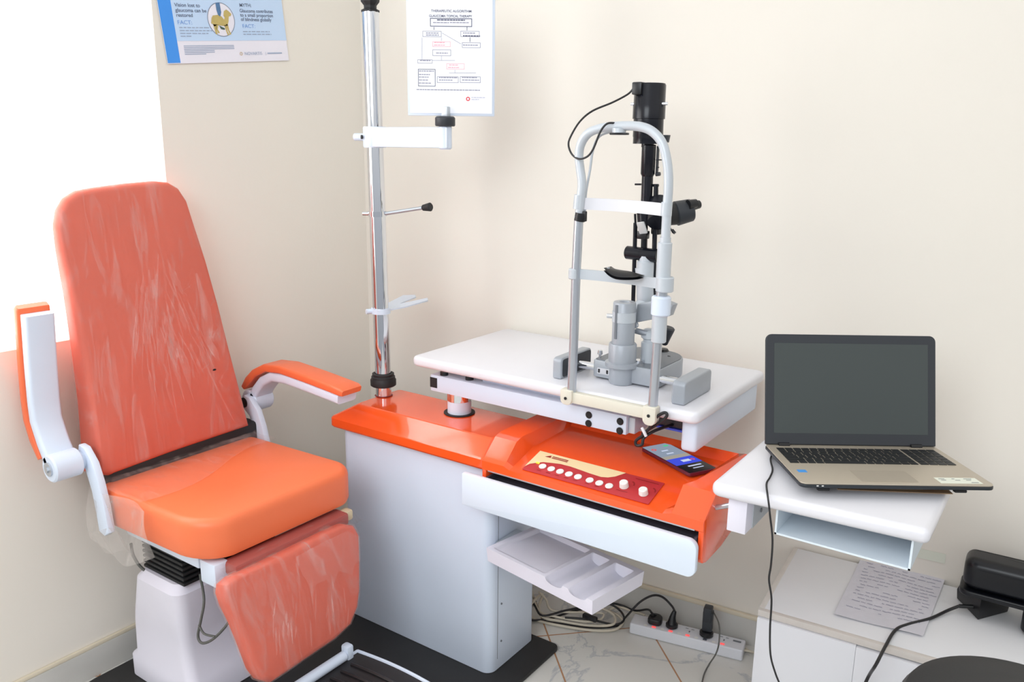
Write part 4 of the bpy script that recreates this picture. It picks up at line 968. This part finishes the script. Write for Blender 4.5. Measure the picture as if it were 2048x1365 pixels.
# ------------------------------------------------------------------ laptop
LR = math.radians(34.6)
Lc = V((-.3125, 1.772, .8505))
LT = math.radians(2.4)
lp = thing('laptop', 'open champagne laptop with a dark blank screen on the white shelf', 'laptop', Lc, Matrix.Rotation(LR, 4, 'Z') @ Matrix.Rotation(-LT, 4, 'X'))
LW, LD = .381, .250
b = B(); b.prism(rrect(-LW / 2, -LD / 2, LW / 2, LD / 2, .014, 5), .012, Matrix.Translation((0, 0, -.003)) @ Matrix.Diagonal((1, 1, .6, 1)), .002); b.prism(rrect(-LW / 2 + .02, -LD / 2 + .05, LW / 2 - .02, LD / 2 - .012, .02, 5), .006, Matrix.Translation((0, 0, -.0085)), .003); lb = b.build('base', 'laptop_base', lp, local=True)
b = B(); b.prism(rrect(-LW / 2 + .001, -LD / 2 + .001, LW / 2 - .001, LD / 2 - .001, .013, 5), .003, Matrix.Translation((0, 0, .0042)), .001); deck = b.build('deck', 'gold', lp, local=True)
for x in (-.14, .13):
    b = B(); b.box((x - .012, -LD / 2 + .012, -.0135), (x + .012, -LD / 2 + .024, -.0075), .002); b.build('rubber_foot', 'black_matte', lb, local=True)
    b = B(); b.box((x - .012, LD / 2 - .026, -.0135), (x + .012, LD / 2 - .014, -.0075), .002); b.build('rubber_foot', 'black_matte', lb, local=True)
b = B(); kx0, kx1 = -LW / 2 + .016, LW / 2 - .016; ky1 = LD / 2 - .032; rowh = .0175
rows = [(17, .75), (17, 1), (16, 1), (15, 1), (15, 1), (12, 1)]; y = ky1
main_x1 = kx0 + (kx1 - kx0) * .775
for ri in range(6):
    h = rowh * rows[ri][1]; nk = (15, 15, 14, 13, 12)[min(ri, 4)] if ri < 5 else 0
    if ri < 5:
        ws = [1.0] * nk
        if ri == 1: ws[-1] = 1.5
        if ri == 2: ws[0] = 1.4
        if ri == 3: ws[0] = 1.6; ws[-1] = 1.8
        if ri == 4: ws[0] = 2.1; ws[-1] = 2.4
    else: ws = [1.2, 1, 1, 1, 5, 1, 1, 2.2, 1, 1]
    tot = sum(ws); x = kx0; u = (main_x1 - kx0) / tot
    for w in ws:
        b.box((x + .0013, y - h + .0013, .0070), (x + w * u - .0013, y - .0013, .0084)); x += w * u
    u = (kx1 - main_x1 - .003) / 4; x = main_x1 + .003
    for k in range(4): b.box((x + .0013, y - h + .0013, .0070), (x + u - .0013, y - .0013, .0084)); x += u
    y -= h
b.build('keyboard', 'key', deck, local=True, smooth=False)
b = B(); b.prism(rrect(-.066, -LD / 2 + .012, .046, -LD / 2 + .078, .002, 2), .0004, Matrix.Translation((0, 0, .0071)))
MT['pad2'] = mat('touchpad_metal', (184, 174, 158), .4, metal=.3); b.build('touchpad', 'pad2', deck, local=True, smooth=False)
b = B(); b.box((-LW / 2 + .016, -LD / 2 + .062, .0071), (-LW / 2 + .034, -LD / 2 + .077, .0076)); b.build('blue_sticker', 'sticker_blue', deck, local=True, smooth=False)
b = B(); b.box((.088, -LD / 2 + .010, .0071), (.170, -LD / 2 + .042, .0076)); sk_ = b.build('spec_sticker', 'sticker_pale', deck, local=True, smooth=False)
b = B()
for x, y_, w in ((.094, .033, .012), (.096, .026, .010), (.120, .033, .006), (.124, .026, .010), (.144, .034, .016), (.146, .027, .010), (.150, .014, .014)): b.quad(x, -LD / 2 + y_, x + w, -LD / 2 + y_ + .003, IDM, .0078)
b.build('sticker_print', 'print_grey', sk_, local=True, smooth=False)
b = B()
for x in (-.160, -.150): b.box((x, -LD / 2 - .0004, .001), (x + .004, -LD / 2 + .001, .003))
b.build('status_lights', 'button', lb, local=True, smooth=False)
la = math.radians(104)
Ml = Matrix.Translation((0, LD / 2 - .010, .008)) @ Matrix.Rotation(math.radians(90 - 15) + LT, 4, 'X')
LH = .248
b = B(); b.prism(rrect(-LW / 2, 0, LW / 2, LH, [.002, .014, .014, .002], 5), .007, Ml @ Matrix.Translation((0, 0, -.007)), .002); lid = b.build('lid', 'laptop_base', lp, local=True)
b = B(); b.prism(rrect(-LW / 2 + .002, .002, LW / 2 - .002, LH - .002, [.002, .012, .012, .002], 5), .001, Ml); b.build('bezel', 'bezel', lid, local=True)
b = B(); b.box((-.172, .026, .0009), (.172, LH - .020, .0014), M=Ml); b.build('screen', 'screen', lid, local=True, smooth=False)
for x in (-.15, .145):
    b = B(); b.cyl((x - .012, LD / 2 - .012, .008), (x + .012, LD / 2 - .012, .008), .0055, seg=14); b.build('hinge', 'black', lid, local=True)

# charger cord
cb_ = thing('charging_cable', 'thin black charger cord hanging from the laptop over the shelf edge', 'cord', atz(1545, 890, .838))
pl0 = atz(1556, 887, .843)
b = B(); b.box((-.013, -.005, -.005), (.008, .005, .005), .0015, M=frame(pl0, (math.cos(LR), math.sin(LR), 0), (-math.sin(LR), math.cos(LR), 0))); b.tube([pl0 + V((-.012 * math.cos(LR), -.012 * math.sin(LR), 0)), atz(1543, 889, .842), atz(1546, 908, .838)], [.0055, .006, .004], seg=10, sm=3); b.build('plug', 'black', cb_)
b = B()
p_ = [atz(1541, 889, .838), atz(1545, 905, .834), atz(1541, 920, .834), atz(1545, 940, .834), atz(1540, 955, .834), atz(1533, 968, .834), atz(1535, 990, .834)]
p_ += [V((0, 0, 0))] if False else []
e_ = atz(1538, 1012, .8325); p_ += [e_, aty(1540, 1032, 1.503), aty(1545, 1080, 1.50), aty(1542, 1130, 1.50), aty(1538, 1160, 1.50), aty(1543, 1200, 1.50), aty(1540, 1260, 1.50), aty(1541, 1310, 1.50), aty(1550, 1345, 1.50), aty(1562, 1375, 1.50), aty(1590, 1440, 1.50)]
b.tube(p_, .0020, seg=8); b.build('cord', 'cable_black', cb_)

# ------------------------------------------------------------------ low side desk
DA = math.radians(4.2); D0 = V((-.560, 1.906, 0)); Dx = V((math.cos(DA), math.sin(DA), 0)); Dy = V((-math.sin(DA) * 0, 1, 0))
def DM(z=0): return frame((D0.x, D0.y, z), Dx, (-Dx.y, Dx.x, 0))
dk = thing('low_cabinet', 'low white painted cabinet against the wall below the laptop shelf', 'cabinet', D0)
b = B(); b.box((0, 0.012, .340), (1.05, .392, .360), .002, M=DM()); b.build('cabinet_top', 'desk_top', dk)
b = B(); b.box((-.001, -.001, .342), (1.05, .013, .3595), .001, M=DM()); b.build('front_edge', 'desk_edge', dk)
b = B(); b.box((-.0015, .012, .342), (.012, .390, .3612), .001, M=DM()); b.build('side_edge', 'desk_edge', dk)
b = B(); b.box((.006, .016, 0.001), (.022, .39, .340), M=DM()); b.box((1.02, .016, .001), (1.04, .39, .340), M=DM()); b.box((.006, .375, .001), (1.04, .39, .34), M=DM()); b.build('side_panel', 'desk', dk)
b = B(); b.box((.0, -.008, .012), (.235, .014, .341), .001, M=DM()); b.build('front_panel', 'desk', dk)
b = B(); b.box((.2355, -.0075, .012), (.72, .014, .338), .001, M=DM()); b.build('door', 'desk', dk)
b = B(); b.box((.724, -.006, .012), (1.04, .014, .338), .001, M=DM()); b.build('door', 'desk', dk)
# notes
nt_ = thing('handwritten_note', 'crumpled sheet of handwritten notes lying on the low white cabinet', 'paper', atz(1780, 1195, .361))
n0, n1, n2, n3 = atz(1668, 1230, .3635), atz(1846, 1274, .3635), atz(1890, 1160, .3635), atz(1722, 1117, .3635)
def fnote(u, v): p = (n0 * (1 - u) + n1 * u) * (1 - v) + (n3 * (1 - u) + n2 * u) * v; return p + V((0, 0, .0010 + .0016 * math.sin(7 * u + 2) * math.sin(5 * v + 1) + .003 * max(0, v - .9) * 10 * abs(math.sin(6 * u))))
b = B(); b.grid(fnote, 30, 30); b.build('sheet', 'paper_grey', nt_)
b = B()
for k in range(15):
    v = .93 - k * .055; u = .08 + random.random() * .05
    while u < .9:
        w = random.uniform(.03, .10)
        if random.random() < .75:
            pts = [fnote(u + w * t / 6, v + random.uniform(-.004, .004)) + V((0, 0, .0008)) for t in range(7)]
            dv = fnote(u, v + .012) - fnote(u, v)
            for i in range(6): b.add([pts[i], pts[i + 1], pts[i + 1] + dv * .8, pts[i] + dv * .8], [(0, 1, 2, 3)])
        u += w + .015
b.build('handwriting', 'ink_note', nt_, smooth=False)

# black desk lamp / viewer
dv = thing('black_viewer', 'glossy black rounded viewer on a pointed base standing on the low cabinet', 'device', (-.10, 2.24, .361))
def VQ(px, py): return aty(px, py, 2.2)
b = B()
def oct_(c, rx, ry, z, rot=0): return [(c[0] + rx * math.cos(a + rot), c[1] + ry * math.sin(a + rot), z) for a in [i * PI / 4 + PI / 8 for i in range(8)]]
bb0 = [atz(1914, 1197, .362), atz(1956, 1240, .362), atz(2015, 1224, .362), atz(1975, 1190, .362)]
cen = sum(bb0, V((0, 0, 0))) / 4
b.loft([[p for p in bb0], [p.lerp(cen, -.05) + V((0, 0, .025)) for p in bb0], [p.lerp(cen, .1) + V((0, 0, .052)) for p in bb0]])
b.build('base', 'black', dv)
MV = frame((-.150, 2.175, .418), (1, .04, .0), (0, 1, 0))
b = B(); b.prism(rrect(0, 0, .34, .10, [.02, .02, .02, .025], 5), .014, MV, .004, 3); b.build('lower_plate', 'black_gloss', dv)
b = B(); b.prism(rrect(.004, .004, .33, .096, [.02, .02, .02, .03], 6), .082, MV @ Matrix.Translation((0, 0, .0145)), .024, 5); b.build('hood', 'black_gloss', dv)
b = B(); b.cyl((.035, 2.20, .362), (.035, 2.20, .419), .045, seg=28, bev=.006); b.build('foot_drum', 'black', dv)
b = B(); q_ = atz(1918, 1213, .378); b.cyl(q_, q_ + V((.03, 0.01, .004)), .005, seg=10); b.build('strain_relief', 'black', dv)
vc = thing('viewer_cable', 'thick black cord trailing from the black viewer over the cabinet edge', 'cord', (-.2, 2.1, .365))
b = B(); b.tube([q_, atz(1895, 1222, .368), atz(1860, 1238, .366), atz(1815, 1250, .366), atz(1790, 1262, .366), atz(1770, 1295, .368), V(atz(1752, 1330, .37)), aty(1738, 1352, 1.88), aty(1722, 1385, 1.87), aty(1690, 1440, 1.86)], .0038, seg=10); b.build('cord', 'cable_black', vc)

# stool
so_ = thing('round_stool', 'round black vinyl stool seat in front of the low cabinet', 'stool', (.03, 1.56, 0))
stc = V((.022, 1.605, 0)); SR = .205; SZ = .50
b = B(); b.lathe([(0, SZ - .06), (SR - .015, SZ - .06), (SR, SZ - .045), (SR + .002, SZ - .025), (SR - .008, SZ - .008), (SR - .03, SZ - .001), (SR * .6, SZ + .003), (0, SZ + .004)], stc, (0, 0, 1), 56); b.build('seat', 'stool', so_)
b = B(); b.cyl(stc + V((0, 0, .06)), stc + V((0, 0, SZ - .06)), .025, seg=24); b.build('column', 'chrome', so_)
for k in range(5):
    a = k * 2 * PI / 5 + .3; d = V((math.cos(a), math.sin(a), 0))
    b = B(); b.tube([stc + V((0, 0, .09)), stc + d * .10 + V((0, 0, .075)), stc + d * .20 + V((0, 0, .055))], [.02, .015, .011], seg=10, sm=3); lgk = b.build('leg', 'black', so_)
    b = B(); q_ = stc + d * .20 + V((0, 0, .026)); s_ = V((-d.y, d.x, 0)); b.cyl(q_ - s_ * .01, q_ + s_ * .01, .025, seg=20, bev=.004); b.build('caster', 'black_matte', lgk)

# ------------------------------------------------------------------ power strip & plugs
pa, pb = atz(1262, 1262, .015), atz(1484, 1324, .015)
ps0 = atz(1258, 1268, 0.0); ps1 = atz(1484, 1325, 0.0); psd = (ps1 - ps0); PL = psd.length; psd.normalize(); psn = V((-psd.y, psd.x, 0)); PWd = .062
ps = thing('power_strip', 'white five-socket power strip with red lit switches on the floor', 'power strip', ps0)
Ms = frame(ps0, psd, psn)
b = B(); b.prism(rrect(0, 0, PL, PWd, .006, 4), .036, Ms @ Matrix.Translation((0, 0, .001)), .004, 3); b.build('housing', 'strip', ps)
top = .0373
u5 = [.055 + i * (PL - .085) / 5 + (PL - .085) / 10 - .02 for i in range(5)]
for i, x in enumerate(u5):
    b = B(); b.box((x + .008, .006, top), (x + .020, .013, top + .002), .0005, M=Ms); b.build('switch', 'slot' if i == 3 else 'red_glow', ps)
    b = B(); b.disc(x - .012, .009, .006, Ms, top + .0004); b.build('switch_disc', 'button', ps, smooth=False)
b = B()
for i, x in enumerate(u5):
    if i in (2, 4):
        b.quad(x + .000, .046, x + .009, .049, Ms, top + .0004); b.quad(x + .018, .046, x + .027, .049, Ms, top + .0004); b.quad(x + .013, .028, x + .017, .037, Ms, top + .0004)
b.quad(PL - .036, .038, PL - .012, .047, Ms, top + .0004); b.build('socket_holes', 'grey_dark', ps, smooth=False)
b = B(); b.tube([Ms @ V((PL - .004, .035, .018)), Ms @ V((PL + .018, .035, .02)), Ms @ V((PL + .028, .045, .012)), Ms @ V((PL + .015, .056, .006)), Ms @ V((PL - .02, .075, .005)), Ms @ V((PL - .10, .082, .005)), Ms @ V((.02, .085, .005))], .0035, seg=8); b.build('supply_cord', 'cable_cream', ps)
def plug(name, label, x, kind, cordpts, cm='cable_black', r=.0035):
    t = thing(name, label, 'plug' if kind != 2 else 'adapter', Ms @ V((x, .036, top)))
    if kind == 0:
        b = B(); b.prism(rrect(x - .022, .014, x + .022, .058, [.012, .020, .020, .012], 5), .022, Ms @ Matrix.Translation((0, 0, top + .001)), .006, 3); b.build('body', 'black', t); st_ = Ms @ V((x + .005, .055, top + .014))
    elif kind == 1:
        b = B(); b.cyl(Ms @ V((x, .034, top + .001)), Ms @ V((x, .034, top + .014)), .019, seg=24, bev=.003); b.tube([Ms @ V((x, .034, top + .010)), Ms @ V((x, .038, top + .032)), Ms @ V((x + .004, .044, top + .052))], [.015, .010, .006], seg=14, sm=4); b.build('body', 'black', t); st_ = Ms @ V((x + .004, .044, top + .052))
    else:
        b = B(); b.cyl(Ms @ V((x, .032, top + .001)), Ms @ V((x, .032, top + .018)), .021, seg=24, bev=.004); b.build('plug_base', 'black', t)
        b = B(); b.box((x - .014, .024, top + .018), (x + .016, .050, top + .085), .004, M=Ms); b.box((x - .013, .022, top + .05), (x + .013, .052, top + .098), .004, M=Ms); b.build('body', 'bezel', t); st_ = Ms @ V((x + .016, .04, top + .08))
    b = B(); b.tube([st_] + cordpts, r, seg=8); b.build('cord', cm, t)
YW = 2.20
plug('mains_plug', 'black square mains plug in the first socket of the power strip', u5[0] + .012, 0, [aty(1305, 1228, 2.17), aty(1296, 1220, 2.19), aty(1270, 1222, 2.2), aty(1245, 1212, 2.205), aty(1225, 1208, 2.18), atz(1200, 1215, .03), atz(1150, 1222, .02), atz(1090, 1240, .01), atz(1040, 1236, .006), V((-1.36, 2.10, .005))])
plug('kettle_plug', 'black round-bodied plug with an arched cable in the second socket', u5[1] + .012, 1, [aty(1343, 1212, 2.15), aty(1325, 1195, 2.15), aty(1305, 1192, 2.15), aty(1280, 1205, 2.14), aty(1258, 1228, 2.13), atz(1247, 1240, .012), atz(1235, 1252, .006), atz(1190, 1256, .006), atz(1130, 1250, .006), atz(1060, 1238, .006), V((-1.38, 2.02, .005))])
plug('charger_adapter', 'tall black charger adapter standing in the fourth socket of the power strip', u5[3] + .014, 2, [aty(1438, 1250, 2.13), aty(1438, 1285, 2.10), aty(1432, 1308, 2.07), atz(1418, 1330, .006), atz(1408, 1350, .006), atz(1402, 1380, .006), atz(1395, 1440, .006)], 'cable_grey', .0022)
# loose cables on floor behind the column
def cable(name, label, m, pts, r):
    b = B(); b.tube([p if isinstance(p, Vector) else atz(p[0], p[1], p[2]) for p in pts], r, seg=10); return tag(b.build(name, m), label, 'cable')
cable('coiled_cable', 'cream cable coiled on the floor behind the white column, the widest loop', 'cable_cream', [(1290, 1232, .03), (1262, 1222, .03), (1235, 1215, .03), (1218, 1222, .02), (1236, 1232, .016), (1246, 1245, .012), (1230, 1260, .008), (1190, 1262, .007), (1130, 1254, .007), (1070, 1240, .007), (1058, 1220, .03), (1070, 1200, .06), (1085, 1190, .05), (1078, 1215, .03), (1085, 1235, .016), (1120, 1243, .014), (1180, 1252, .014), (1225, 1250, .020), (1228, 1232, .024), (1205, 1218, .03), (1180, 1212, .035)], .0042)
cable('coiled_cable', 'cream cable leaning against the wall beside the column, looped upright', 'cable_cream', [(1062, 1178, .10), (1068, 1200, .05), (1080, 1225, .026), (1110, 1234, .024), (1170, 1244, .022), (1200, 1240, .026), (1205, 1228, .03), (1165, 1226, .03), (1105, 1222, .03), (1092, 1200, .05), (1078, 1185, .09)], .0036)
cable('black_cable', 'black cable lying across the cream coils behind the column', 'cable_black', [(1050, 1192, .06), (1068, 1210, .04), (1085, 1232, .034), (1130, 1222, .034), (1180, 1212, .038), (1215, 1208, .045), (1240, 1222, .03), (1248, 1240, .02), (1230, 1250, .016), (1180, 1240, .032), (1130, 1236, .030)], .0034)
b = B(); m_ = atz(1180, 1236, .045); b.box(tuple(m_ - V((.025, .008, .008))), tuple(m_ + V((.025, .008, .008))), .004); tag(b.build('cable_adapter', 'black'), 'small black inline cable adapter resting on the coiled cables', 'adapter')
# wall marks
b = B(); 
w_ = hit(1862, 1112, WP, WN) + WN * .001; b.box((-.035, -.014, 0), (.035, .014, .0006), M=frame(w_, WD, (0, 0, 1))); tag(b.build('masking_tape', 'sticker_pale'), 'torn strip of pale tape stuck low on the wall beside the shelf', 'tape')

# ------------------------------------------------------------------ light
w = bpy.data.worlds.new('sky'); sc.world = w; w.use_nodes = True; nt = w.node_tree; nt.nodes.clear()
o = nt.nodes.new('ShaderNodeOutputWorld'); bg = nt.nodes.new('ShaderNodeBackground'); tc = nt.nodes.new('ShaderNodeTexCoord'); sep = nt.nodes.new('ShaderNodeSeparateXYZ')
cr_ = nt.nodes.new('ShaderNodeValToRGB'); mr = nt.nodes.new('ShaderNodeMapRange'); mr.inputs[1].default_value = -1; mr.inputs[2].default_value = 1
nt.links.new(tc.outputs['Generated'], sep.inputs[0]); nt.links.new(sep.outputs[2], mr.inputs[0]); nt.links.new(mr.outputs[0], cr_.inputs[0])
e = cr_.color_ramp.elements; e[0].position = .30; e[0].color = (.20, .20, .21, 1); e[1].position = .62; e[1].color = (1, .99, .97, 1)
k = e.new(.48); k.color = (.50, .52, .55, 1)
nt.links.new(cr_.outputs[0], bg.inputs[0]); bg.inputs[1].default_value = .90; nt.links.new(bg.outputs[0], o.inputs[0])
def area(name, loc, tgt, sx, sy, power, col=(1, 1, 1)):
    l = bpy.data.lights.new(name, 'AREA'); l.shape = 'RECTANGLE'; l.size = sx; l.size_y = sy; l.energy = power; l.color = col
    ob = bpy.data.objects.new(name, l); COL.objects.link(ob); ob.location = loc
    ob.rotation_euler = (V(tgt) - V(loc)).to_track_quat('-Z', 'Y').to_euler(); return ob
area('window_daylight', (XL - .6, .75, 1.65), (XL, .75, 1.62), 1.4, 1.4, 90, (1, .995, .98))
area('rear_window_daylight', (-.5, -1.2, 2.5), (-1.1, 1.9, 1.0), 1.6, 1.4, 36, (.88, .94, 1))
sc.view_settings.view_transform = 'Standard'; sc.view_settings.look = 'None'
sc.view_settings.exposure = 0.15; sc.view_settings.gamma = 1.0
